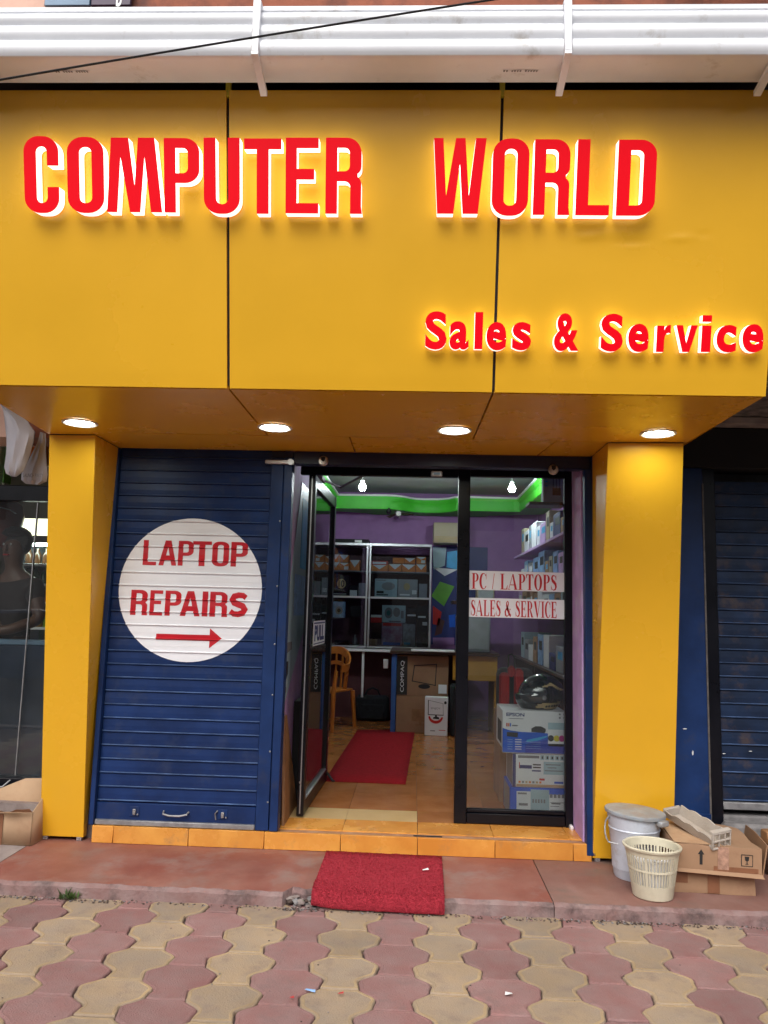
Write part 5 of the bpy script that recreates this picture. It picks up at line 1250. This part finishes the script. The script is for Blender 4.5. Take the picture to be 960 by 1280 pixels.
def stack_box(lab, za, zb_, x0, blue):
    t = thing('printer_box', lab, 'box', ((x0+1.01)/2, EY+.01, za), 0); W_ = (1.01-x0)/2; H_ = zb_-za
    mb = MB(); mb.box(-W_, W_, 0, .34, 0, H_, 'box_blue' if blue else 'white_card', .004); mb.build('carton_body', t, False)
    mb = MB(); b_ = lambda u0, u1, v0, v1, m, l=1: mb.box(-W_+u0*2*W_, -W_+u1*2*W_, -.0005*l, -.0001, v0*H_, v1*H_, m)
    if blue:
        b_(.12, .38, .02, .88, 'white_card'); b_(.37, .70, .01, .95, 'teal', 2); b_(.70, .99, .02, .80, 'white_card')
        for k in range(5): b_(.40+.05*k, .43+.05*k, .52, .64, 'ink_g', 3)
        for k in range(4): b_(.72, .96 if k % 2 else .88, .18+.12*k, .2+.12*k, 'ink_g', 3)
        b_(.74, .90, .50, .53, 'ink', 4); b_(.16, .32, .42, .50, 'ink_g', 2); b_(.14, .30, .78, .84, 'ink_g', 2)
        for k in range(4): b_(.71+.07*k, .76+.07*k, .70, .82, 'ink_g', 4)
    else:
        b_(.0, .06, .01, .99, 'ink_b'); b_(.07, .99, .02, .10, 'card_p')
        for k in range(5): b_(.52+.092*k, .595+.092*k, .83, .97, 'teal', 2); b_(.545+.092*k, .575+.092*k, .86, .94, 'ink', 3)
        b_(.10, .50, .87, .95, 'ink_g', 2); b_(.13, .36, .56, .66, 'ink_b', 2); b_(.12, .135, .56, .74, 'redp', 2); b_(.38, .53, .66, .70, 'ink', 2); b_(.38, .53, .58, .62, 'ink', 2); b_(.36, .53, .48, .52, 'ink_b', 2)
        b_(.58, .96, .40, .78, 'teal', 2)
        for k, (a_, c2) in enumerate(((.62, .9), (.66, .82), (.6, .94))): b_(a_, c2, .68-.09*k, .71-.09*k, 'ink_g', 4)
        for k in range(7): b_(.11+.065*k, .15+.065*k, .13, .19, ('orange', 'ink_g', 'gold')[k % 3], 2)
        b_(.78, .95, .14, .20, 'box_blue', 2); b_(.50, .60, .22, .28, 'redp', 2)
    mb.build('print', t, False)
    mb = MB(); mb.box(-W_-.0012, -W_-.0002, .02, .3, .01, H_-.01, 'grey_card'); mb.build('print', t, False)
stack_box('white carton with navy edge in the middle of the stack', m0+.001, e0, at_y(641, 965, EY).x, False)
stack_box('blue carton with pale labels at the bottom of the stack', .166, m0, at_y(637.5, 1000, EY).x, True)
t = carton('cardboard_box', 'plain brown carton behind the printer stack', (.86, 1.10, .166), 0, .46, .42, .60, 'card_d')
bp = thing('backpack', 'red and black backpack standing behind the helmet', 'backpack', (.76, 1.02, .767))
mb = MB(); mb.box(.62, .88, .96, 1.12, .767, 1.08, 'navy_cloth', .05, 0, 3); mb.build('body', bp)
mb = MB(); mb.box(.63, .70, .945, .958, .80, 1.05, 'red_cloth', .02); mb.box(.735, .80, .945, .958, .80, 1.08, 'red_cloth', .02); mb.box(.69, .74, .944, .957, 1.02, 1.10, 'red_cloth', .02); mb.build('front_pocket', bp)
mb = MB(); mb.tube([(.70, 1.0, 1.07), (.70, 1.0, 1.17), (.725, 1.0, 1.18), (.745, 1.0, 1.15), (.745, 1.0, 1.07)], .006, 'matblack', 6); mb.build('handle', bp)

# right wall shelves with goods
rs = thing('wall_shelf', 'shelves along the right wall seen through the window', 'shelf', (1.4, 2.0, 1.0))
for z in (1.0, 1.45, 1.80, 2.12):
    mb = MB(); mb.box(1.16, 1.60, 1.3, 4.3, z-.025, z, 'wood_d' if z < 1.7 else 'purple_pale', .003); mb.build('shelf_board', rs)
for y in (1.3, 2.8, 4.28):
    mb = MB(); mb.box(1.17, 1.60, y, y+.02, .166, .974, 'wood_d'); mb.build('shelf_end', rs)
ri = random.Random(21)
names = {'white_card': 'white', 'teal': 'pale grey-green', 'grey_card': 'charcoal', 'purple_pale': 'lilac', 'beige': 'beige', 'card': 'brown', 'ink_b': 'navy', 'tin_b': 'light blue'}
for zsh, tag_ in ((1.0, 'lowest'), (1.45, 'second'), (1.80, 'third'), (2.12, 'top')):
    y = 1.34; cnt = 0
    while y < 4.0:
        w_ = ri.uniform(.14, .32); h_ = ri.uniform(.14, .30); m = ri.choice(list(names))
        mb = MB(); mb.box(1.20, 1.5, y, y+w_, zsh+.001, zsh+h_, m, .005); mb.box(1.1992, 1.1998, y+.02, y+w_*.7, zsh+h_*.5, zsh+h_*.8, ri.choice(('ink', 'white_card', 'cyan'))); 
        solo('carton', mb, names[m]+' carton, '+ORD[cnt]+' from the window on the '+tag_+' right-wall shelf', 'box', (1.35, y+w_/2, zsh), 'cartons on the right-wall shelves')
        y += w_+ri.uniform(.01, .06); cnt += 1
P0, P1 = at_y(679, 628, .52), at_y(704, 594, .52)
t = thing('router_box', 'pale teal box picturing a three-antenna router at the window top', 'box', ((P0.x+P1.x)/2, .52, P0.z))
W_, H_ = P1.x-P0.x, P1.z-P0.z
mb = MB(); mb.box(-W_/2, W_/2, 0, .09, 0, H_, 'teal', .003); mb.build('carton_body', t, False)
mb = MB(); mb.box(-.005, .05, -.001, -.0002, .05, .10, 'ink', .0)
for x in (-.002, .02, .042): mb.box(x, x+.004, -.0012, -.0002, .10, .17, 'ink')
for z in (.12, .15, .17): mb.box(-W_/2+.012, -W_/2+.03, -.001, -.0002, z-.01, z, 'cyan')
mb.build('print', t, False)
mb = MB(); mb.box(P0.x-.10, 1.02, .48, .66, P0.z-.022, P0.z-.001, 'wood_d', .003); solo('wall_shelf', mb, 'short dark shelf under the router box', 'shelf', (P0.x, .5, P0.z))
# goods hanging below that short shelf and on the desk behind
a, b = at_y(583, 780, 3.9).x, at_y(650, 780, 3.9).x
mb = MB(); mb.box(.50, .86, 3.95, 4.4, zd+.001, zd+.40, 'grey', .01); mb.box(.52, .84, 3.944, 3.9495, zd+.03, zd+.37, 'grey_card', .004); solo('computer_tower', mb, 'grey computer case on the desk behind the window', 'computer', (.7, 4.0, zd))
P = at_y(614, 706, 3.6)
t = thing('desktop_speaker', 'grey framed box unit seen above the window strips', 'speaker', (P.x, 4.2, 1.75))
mb = MB(); mb.box(P.x-.10, P.x+.10, 4.2, 4.4, 1.60, 1.86, 'beige', .008); mb.build('case', t)
mb = MB(); mb.box(P.x-.085, P.x+.085, 4.193, 4.1995, 1.63, 1.83, 'grey_card', .004); mb.build('grille', t)
mb = MB(); mb.box(.45, 1.25, 4.15, 4.6, 1.56, 1.598, 'wood_d', .003); solo('wall_shelf', mb, 'dark shelf carrying the framed grey unit', 'shelf', (.9, 4.3, 1.58))

# ================================================================== LEFT NEIGHBOUR SHOP
ns = thing('neighbor_shop', 'dim grocery shop interior left of the narrow pillar', 'building', (-3, 1.5, .066))
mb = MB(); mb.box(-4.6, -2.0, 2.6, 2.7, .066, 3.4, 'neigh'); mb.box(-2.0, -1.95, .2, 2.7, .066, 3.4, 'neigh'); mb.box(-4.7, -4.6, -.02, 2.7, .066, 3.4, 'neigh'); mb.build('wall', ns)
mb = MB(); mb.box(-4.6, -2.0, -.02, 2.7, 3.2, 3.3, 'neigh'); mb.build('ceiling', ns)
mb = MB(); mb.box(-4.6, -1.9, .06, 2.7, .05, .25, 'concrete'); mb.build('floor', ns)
gf = thing('glass_shopfront', 'frameless glass panels with black sill left of the narrow pillar', 'window', (-2.6, .3, .25))
xe = -2.521
mb = MB(); mb.box(-3.6, xe-.003, .296, .304, .36, 2.13, 'glass'); mb.build('pane', gf)
mb = MB(); mb.box(xe+.003, -1.98, .300, .308, .36, 2.13, 'glass'); mb.build('pane', gf)
mb = MB(); mb.box(xe-.0028, xe+.0028, .292, .31, .36, 2.13, 'steel'); mb.build('edge_strip', gf)
mb = MB(); mb.box(-3.6, -1.98, .24, .33, .25, .358, 'black', .006); mb.box(-3.6, -1.98, .12, .2395, .251, .30, 'black', .006); mb.build('sill', gf)
mb = MB(); mb.box(-3.6, -1.98, .27, .34, 2.132, 2.235, 'black', .004); mb.build('head_beam', gf)
mb = MB(); mb.tube([(xe, .235, .345), (xe-.03, .20, .31), (xe-.16, .17, .305)], .005, 'steel', 6); mb.build('bolt', gf)
FY = 1.6
fr_ = thing('drinks_fridge', 'drinks fridge with lit yellowish header behind the neighbour glass', 'fridge', (-3.1, FY, .25))
fx0 = at_y(16, 657, FY).x; fx1 = fx0+.68
zz1, zz0 = at_y(40, 648, FY).z, at_y(40, 669, FY).z
mb = MB(); mb.box(fx0, fx1, FY+.0, FY+.5, zz0, zz1, 'fridge_light', .01); mb.build('header_light', fr_)
mb = MB(); mb.box(fx0, fx0+.03, FY+.0, FY+.6, .25, zz0-.001, 'grey'); mb.box(fx0+.031, fx1, FY+.55, FY+.6, .25, zz0-.001, mat('fridge_liner', (.25, .36, .30), .5)); mb.box(fx0, fx1, FY-.01, FY+.54, zz0-.06, zz0-.0015, 'grey', .004); mb.build('body', fr_)
fz = [at_y(45, p, FY+.25).z for p in (706, 730, 752, 783, 815)]
for z in fz:
    mb = MB(); mb.box(fx0+.032, fx1, FY+.02, FY+.545, z-.02, z, 'white', .003); mb.build('shelf', fr_)
mb = MB(); mb.box(fx0+.032, fx1, FY+.05, FY+.08, zz0-.085, zz0-.062, emit('fridge_tube', (.8, 1, .88), 22)); mb.build('tube', fr_)
ri = random.Random(9)
for j, z in enumerate(fz[:4]):
    x = fx0+.08; cnt = 0
    while x < fx0+.44:
        m, nm, pn = [('bottle_b', 'drink_bottle', 'brown bottle'), ('bottle_g', 'drink_bottle', 'green bottle'), ('redp', 'snack_tub', 'red snack tub'), ('jar_o', 'jar', 'amber jar')][j]
        if j == 3 and x > fx0+.22: m, nm, pn = 'jar_l', 'jar', 'lime jar'
        r_ = .032 if j < 2 else .05; h_ = .135 if j < 2 else .11
        pr = [(0, 0), (r_, .0), (r_, h_*.6), (r_*.45, h_*.8), (r_*.4, h_), (0, h_)] if j < 2 else [(0, 0), (r_, 0), (r_, h_*.85), (r_*.9, h_*.87), (r_*.9, h_), (0, h_)]
        mb = MB(); mb.lathe(pr, (x, FY+.16, z+.001), m, 10, False); solo(nm, mb, pn+', '+ORD[cnt]+' from the left on the '+('top', 'second', 'third', 'fourth')[j]+' fridge shelf', nm.split('_')[-1], (x, FY+.16, z), 'bottles and jars in the drinks fridge')
        x += r_*2+.012; cnt += 1
t = thing('reflection_block', 'low dark slate block added in place of a car reflection in the neighbour glass', 'stand-in', (-2.8, .37, .251))  # added block, coloured like the car reflected in this glass
mb = MB(); mb.box(-3.6, -2.0, .335, .42, .251, 1.18, mat('slate_reflection', (.035, .045, .07), .25, var=.3, scale=3), .006); mb.build('front', t)
mb = MB(); mb.box(-3.6, -2.0, .33, .43, 1.181, 1.215, 'slate', .006); mb.build('top', t)
# round balloon, high goods, hanging bags
P = at_y(4, 655, .75); mb = MB(); mb.lathe([(.002, .20), (.06, .19), (.12, .14), (.14, .06), (.125, -.03), (.08, -.12), (.03, -.17), (.002, -.18)], tuple(P), 'lantern', 24, False); solo('paper_lantern', mb, 'reddish brown round lantern behind the neighbour glass', 'lantern', tuple(P))
mb = MB(); mb.tube([tuple(at_y(-10, 632, .62)), tuple(at_y(12, 637, .62)), tuple(at_y(20, 642, .62))], .004, 'white', 5); solo('lantern_cord', mb, 'thin white cord across the round lantern', 'cord', tuple(at_y(4, 636, .62)))
mb = MB(); mb.box(-3.6, -2.0, .35, .75, 2.20, 2.225, 'wood_d'); solo('high_shelf', mb, 'high shelf of packets above the neighbour glass', 'shelf', (-2.8, .5, 2.2))
for px0, px1, py0, py1, m, lb in ((-12, 2, 548, 603, 'white_card', 'white packet at the picture edge on the high shelf'), (3, 9, 545, 603, 'packet_g', 'dark green packet beside the hanging white bag'), (-10, 6, 535, 546, 'orange', 'orange packet on top of the white one'), (36, 58, 556, 580, 'orange', 'orange and red packet behind the printed bag')):
    P0, P1 = at_y(px0, py1, .45), at_y(px1, py0, .45); mb = MB(); mb.box(P0.x, P1.x, .45, .55, max(P0.z, 2.227), P1.z, m, .006); solo('snack_packet', mb, lb, 'packet', (P0.x, .45, P0.z))
def hanging(ptsL, ptsR, y, th, m):
    mb = MB(); k = mb.mi(m); N = len(ptsL); fr, bk = [], []
    for i in range(N):
        a, b = at_y(*ptsL[i], y), at_y(*ptsR[i], y); ra, rb_ = [], []
        for j in range(9):
            f = j/8; p = a.lerp(b, f); bulge = th*math.sin(math.pi*f)**.6*math.sin(math.pi*min(1, max(.05, i/(N-1))))**.5
            wr = .008*math.sin(j*1.9+i*.8)
            ra.append(mb.bm.verts.new((p.x, y-bulge+wr, p.z))); rb_.append(mb.bm.verts.new((p.x, y+bulge+.002, p.z)))
        fr.append(ra); bk.append(rb_)
    for g_ in (fr, bk):
        for a, b in zip(g_, g_[1:]):
            for j in range(8):
                f = mb.bm.faces.new((a[j], a[j+1], b[j+1], b[j])); f.material_index = k; f.smooth = True
    return mb
t = thing('plastic_bag', 'white empty plastic bag hanging left of the narrow pillar', 'bag', tuple(at_y(20, 505, -.2)))
hanging([(1, 503), (4, 515), (6, 530), (7.5, 545), (8, 560), (7.5, 572), (6, 584), (8, 592), (14, 595.5)], [(3, 503), (18, 514), (35, 527), (44, 540), (42, 552), (38, 566), (33, 580), (29, 589), (20, 596)], -.2, .05, 'bag_white').build('bag_body', t)
t = thing('plastic_bag', 'smaller printed white bag hanging beside the pillar top', 'bag', tuple(at_y(48, 540, -.05)))
hanging([(50, 540), (47, 552), (40, 566), (33, 580), (27, 592), (27, 600), (33, 605)], [(57, 542), (57.5, 556), (58, 570), (59, 582), (60, 593), (58, 602), (48, 606)], -.05, .03, 'bag_white').build('bag_body', t)
mb = MB()
a = at_y(29, 594, -.1); b = at_y(54, 594, -.1)
add_text(mb, 'LAUNCH PARTY', lambda u, v: (u, -.10, v), (a.x, b.x, a.z-.012, a.z+.012), 'ink_g', .01); mb.build('print', t)
mb = MB(); mb.tube([tuple(at_y(-20, 489, -.25)), tuple(at_y(0, 501, -.25)), tuple(at_y(58, 539, -.06))], .008, 'matblack', 6); solo('hanging_rod', mb, 'dark rod carrying the hanging bags under the canopy edge', 'rod', tuple(at_y(20, 515, -.2)))
# person behind the glass
per = thing('person', 'person in a dark T-shirt standing behind the neighbour glass, forearm across the waist', 'person', (-2.86, .72, .251), 0)
def skin_mesh(verts, edges, radii, sub=2):
    me = bpy.data.meshes.new('s'); me.from_pydata(verts, edges, []); o = bpy.data.objects.new('s', me); COL.objects.link(o)
    md = o.modifiers.new('k', 'SKIN'); md.use_smooth_shade = True
    for v, r_ in zip(me.skin_vertices[0].data, radii): v.radius = r_ if isinstance(r_, tuple) else (r_, r_)
    me.skin_vertices[0].data[0].use_root = True
    s_ = o.modifiers.new('u', 'SUBSURF'); s_.levels = sub; s_.render_levels = sub
    out = bpy.data.meshes.new_from_object(o.evaluated_get(bpy.context.evaluated_depsgraph_get()))
    bpy.data.objects.remove(o); bpy.data.meshes.remove(me); return out
V = [(0, 0, .86), (0, 0, 1.0), (0, .0, 1.18), (0, .01, 1.32), (0, 0, 1.42), (0, -.02, 1.50), (0, -.025, 1.58), (0, -.02, 1.66),
     (-.16, .01, 1.33), (-.24, -.02, 1.10), (-.17, -.20, 1.03), (-.02, -.22, 1.05), (.16, .01, 1.33), (.24, .0, 1.09), (.15, -.19, 1.02), (-.05, -.24, 1.0),
     (-.09, 0, .80), (-.10, -.02, .45), (-.10, .02, .07), (-.11, -.10, .03), (.09, 0, .80), (.10, -.02, .45), (.10, .02, .07), (.11, -.10, .03)]
E_ = [(0, 1), (1, 2), (2, 3), (3, 4), (4, 5), (5, 6), (6, 7), (3, 8), (8, 9), (9, 10), (10, 11), (3, 12), (12, 13), (13, 14), (14, 15), (0, 16), (16, 17), (17, 18), (18, 19), (0, 20), (20, 21), (21, 22), (22, 23)]
Rr = [(.15, .11), (.145, .105), (.15, .11), (.13, .10), .055, .065, (.078, .09), (.065, .08), .065, .048, .036, .03, .065, .048, .036, .03, .085, .06, .045, .04, .085, .06, .045, .04]
me = skin_mesh(V, E_, Rr); me.materials.append(M_['skin']); link('body', me, per, False)
V2 = [(0, 0, .90), (0, 0, 1.02), (0, 0, 1.18), (0, .01, 1.32), (-.16, .01, 1.325), (-.215, -.005, 1.19), (.16, .01, 1.325), (.215, .005, 1.19)]
me = skin_mesh(V2, [(0, 1), (1, 2), (2, 3), (3, 4), (4, 5), (3, 6), (6, 7)], [(.165, .125), (.155, .12), (.165, .125), (.14, .11), .08, .07, .08, .07]); me.materials.append(M_['shirt']); link('shirt', me, per, False)
V3 = [(0, 0, .86), (-.09, 0, .79), (-.10, -.02, .45), (-.10, .02, .12), (.09, 0, .79), (.10, -.02, .45), (.10, .02, .12)]
me = skin_mesh(V3, [(0, 1), (1, 2), (2, 3), (0, 4), (4, 5), (5, 6)], [(.165, .12), .10, .075, .065, .10, .075, .065]); me.materials.append(M_['trousers']); link('trousers', me, per, False)
mb = MB(); r = bmesh.ops.create_uvsphere(mb.bm, u_segments=20, v_segments=14, radius=1); k = mb.mi('hair')
for v in mb.bm.verts:
    x, y, z = v.co
    if y < -.15 and z < .38: y *= .25
    v.co = (x*.108+rg.uniform(-.007, .007), y*.128-.012+rg.uniform(-.007, .007), 1.650+z*.098*(1.2 if z < 0 else 1)+rg.uniform(-.007, .007))
for f in mb.bm.faces: f.smooth = True
mb.build('hair', per, False)
mb = MB()
for sx in (-1, 1): mb.lathe([(.009, -.002), (.006, -.008), (.001, -.010)], (sx*.030, -.098, 1.615), 'white', 8, False, 'Y'); mb.lathe([(.005, -.009), (.001, -.011)], (sx*.030, -.098, 1.615), 'ink', 6, False, 'Y')
mb.build('eyes', per, False)
mb = MB(); mb.prism([(-.014, 1.565), (.014, 1.565), (.006, 1.61), (-.006, 1.61)], lambda u, v, d_: (u, d_-(1.61-v)*.35, v), -.115, -.09, 'skin'); mb.box(-.022, .022, -.112, -.09, 1.535, 1.545, 'redp', .003); mb.build('face', per, False)
for sgn, hx, hy, hz_ in ((1, -.02, -.22, 1.05), (-1, -.05, -.24, 1.0)):
    mb = MB(); mb.box(hx-.0-(.05 if sgn < 0 else -.0)-.01, hx+.05-(.05 if sgn < 0 else 0), hy-.022, hy+.012, hz_-.03, hz_+.03, 'skin', .010, 0, 2)
    d_ = 1 if sgn > 0 else -1
    for j in range(4):
        z_ = hz_+.024-.016*j; x0_ = hx+(.05 if d_ > 0 else -.06); l_ = (.062, .07, .066, .05)[j]
        mb.tube([(x0_-.01*d_, hy-.006, z_), (x0_+d_*l_*.5, hy-.004, z_-.002), (x0_+d_*l_, hy+.018, z_-.004)], [.009, .0085, .007], 'skin', 6)
    mb.tube([(hx, hy-.02, hz_+.02), (hx+d_*.03, hy-.035, hz_+.04), (hx+d_*.055, hy-.03, hz_+.045)], [.011, .010, .008], 'skin', 6); mb.build('hand', per, False)
per.rotation_euler = (0, 0, R(-12))
# open carton in front of the neighbour
P = at_z(20, 1031, .066)
t = thing('cardboard_box', 'open torn cardboard box on the concrete left of the narrow pillar', 'box', (-2.43, .02, .066), R(-3))
mb = MB()
x0, x1, y0, y1, h_ = -.20, .26, -.15, .10, .19
for q in ([(x0, y0, 0), (x1, y0, 0), (x1, y0, h_), (x0, y0, h_-.02)], [(x1, y0, 0), (x1, y1, 0), (x1, y1, h_+.14), (x1, y0, h_)], [(x0, y1, 0), (x0, y0, 0), (x0, y0, h_-.02), (x0, y1, h_)], [(x1, y1, 0), (x0, y1, 0), (x0, y1, h_+.02), (x1-.2, y1, h_+.13), (x1, y1, h_+.14)], [(x0, y0, .003), (x0, y1, .003), (x1, y1, .003), (x1, y0, .003)]): mb.face(q, 'card_p')
o = mb.build('carton_body', t, False); so = o.modifiers.new('s', 'SOLIDIFY'); so.thickness = .005
mb = MB(); mb.box(.0, .085, y0-.0065, y0-.0055, .0, .175, 'tape'); mb.build('tape', t, False); mb = MB(); mb.box(x0, -.178, y0-.0065, y0-.0055, .0, .15, 'tape'); mb.build('tape', t, False)
mb = MB(); n = 12; a_ = [(x0+(x1-x0)*i/n, y0-.004, h_-.022+.02*i/n) for i in range(n+1)]; b_ = [(x0+(x1-x0)*i/n+.01, y0-.05-rg.uniform(0, .02), h_-.012+.04*i/n+rg.uniform(-.008, .008)) for i in range(n+1)]
for i in range(n): mb.face([a_[i], a_[i+1], b_[i+1], b_[i]], 'card_p')
mb.build('flap', t, False)

# ================================================================== ACROSS THE STREET (seen only as reflections in the glass)
op = thing('street_building', 'plain building across the street mirrored in the shop glass', 'building', (0, -15, -.14))
mb = MB(); mb.box(-25, 25, -21, -15, -.139, 6.0, 'opp'); mb.build('wall', op)
mb = MB()
for i in range(14):
    for z in (.4, 3.6): mb.box(-23+i*3.4, -21.2+i*3.4, -14.995, -14.95, z, z+2.1, 'opp_win', .02)
mb.build('windows', op)

car = thing('parked_car', 'blue hatchback parked across the street, mirrored in the left glass', 'car', (-6.4, -9, -.14), 0, 'cars parked across the street')
mb = MB(); mb.prism([(-1.9, .25), (1.9, .25), (1.92, .62), (1.75, .80), (.95, .90), (.35, 1.38), (-.2, 1.46), (-1.2, 1.42), (-1.75, .95), (-1.92, .80)], lambda u, v, d: (u, d, v), -.8, .8, 'car'); o = mb.build('body', car, False)
bv = o.modifiers.new('b', 'BEVEL'); bv.width = .06; bv.segments = 3
for q in ([(.90, .90), (.38, 1.32), (-.15, 1.40), (-.15, .90)], [(-.25, .90), (-.25, 1.40), (-1.12, 1.36), (-1.5, .93)]):
    mb = MB(); mb.prism(q, lambda u, v, d: (u, d, v), -.81, .81, 'opp_win'); mb.build('side_window', car, False)
for x in (-1.2, 1.2):
    for y in (-.72, .72):
        mb = MB(); mb.lathe([(.0, -.1), (.2, -.1), (.30, -.09), (.31, .0), (.30, .09), (.2, .1), (0, .1)], (x, y, .31), 'matblack', 20, False, 'Y'); o = mb.build('wheel', car, False)
        mb = MB(); mb.lathe([(0, -.115), (.17, -.11), (.18, -.102), (.18, .102), (.17, .11), (0, .115)], (x, y, .31), 'alu', 16, False, 'Y'); mb.build('rim', o, False)
for y in (-.6, .6):
    mb = MB(); mb.box(1.86, 1.93, y-.14, y+.14, .62, .74, 'white', .02); mb.build('headlight', car, False)
def copy_tree(o, parent=None):
    c = o.copy(); COL.objects.link(c)
    if parent: c.parent = parent
    for ch in list(o.children): copy_tree(ch, c)
    return c
c2 = copy_tree(car); c2.location = (4.2, -9, -.14); c2['label'] = 'blue hatchback parked across the street, mirrored in the shop window'
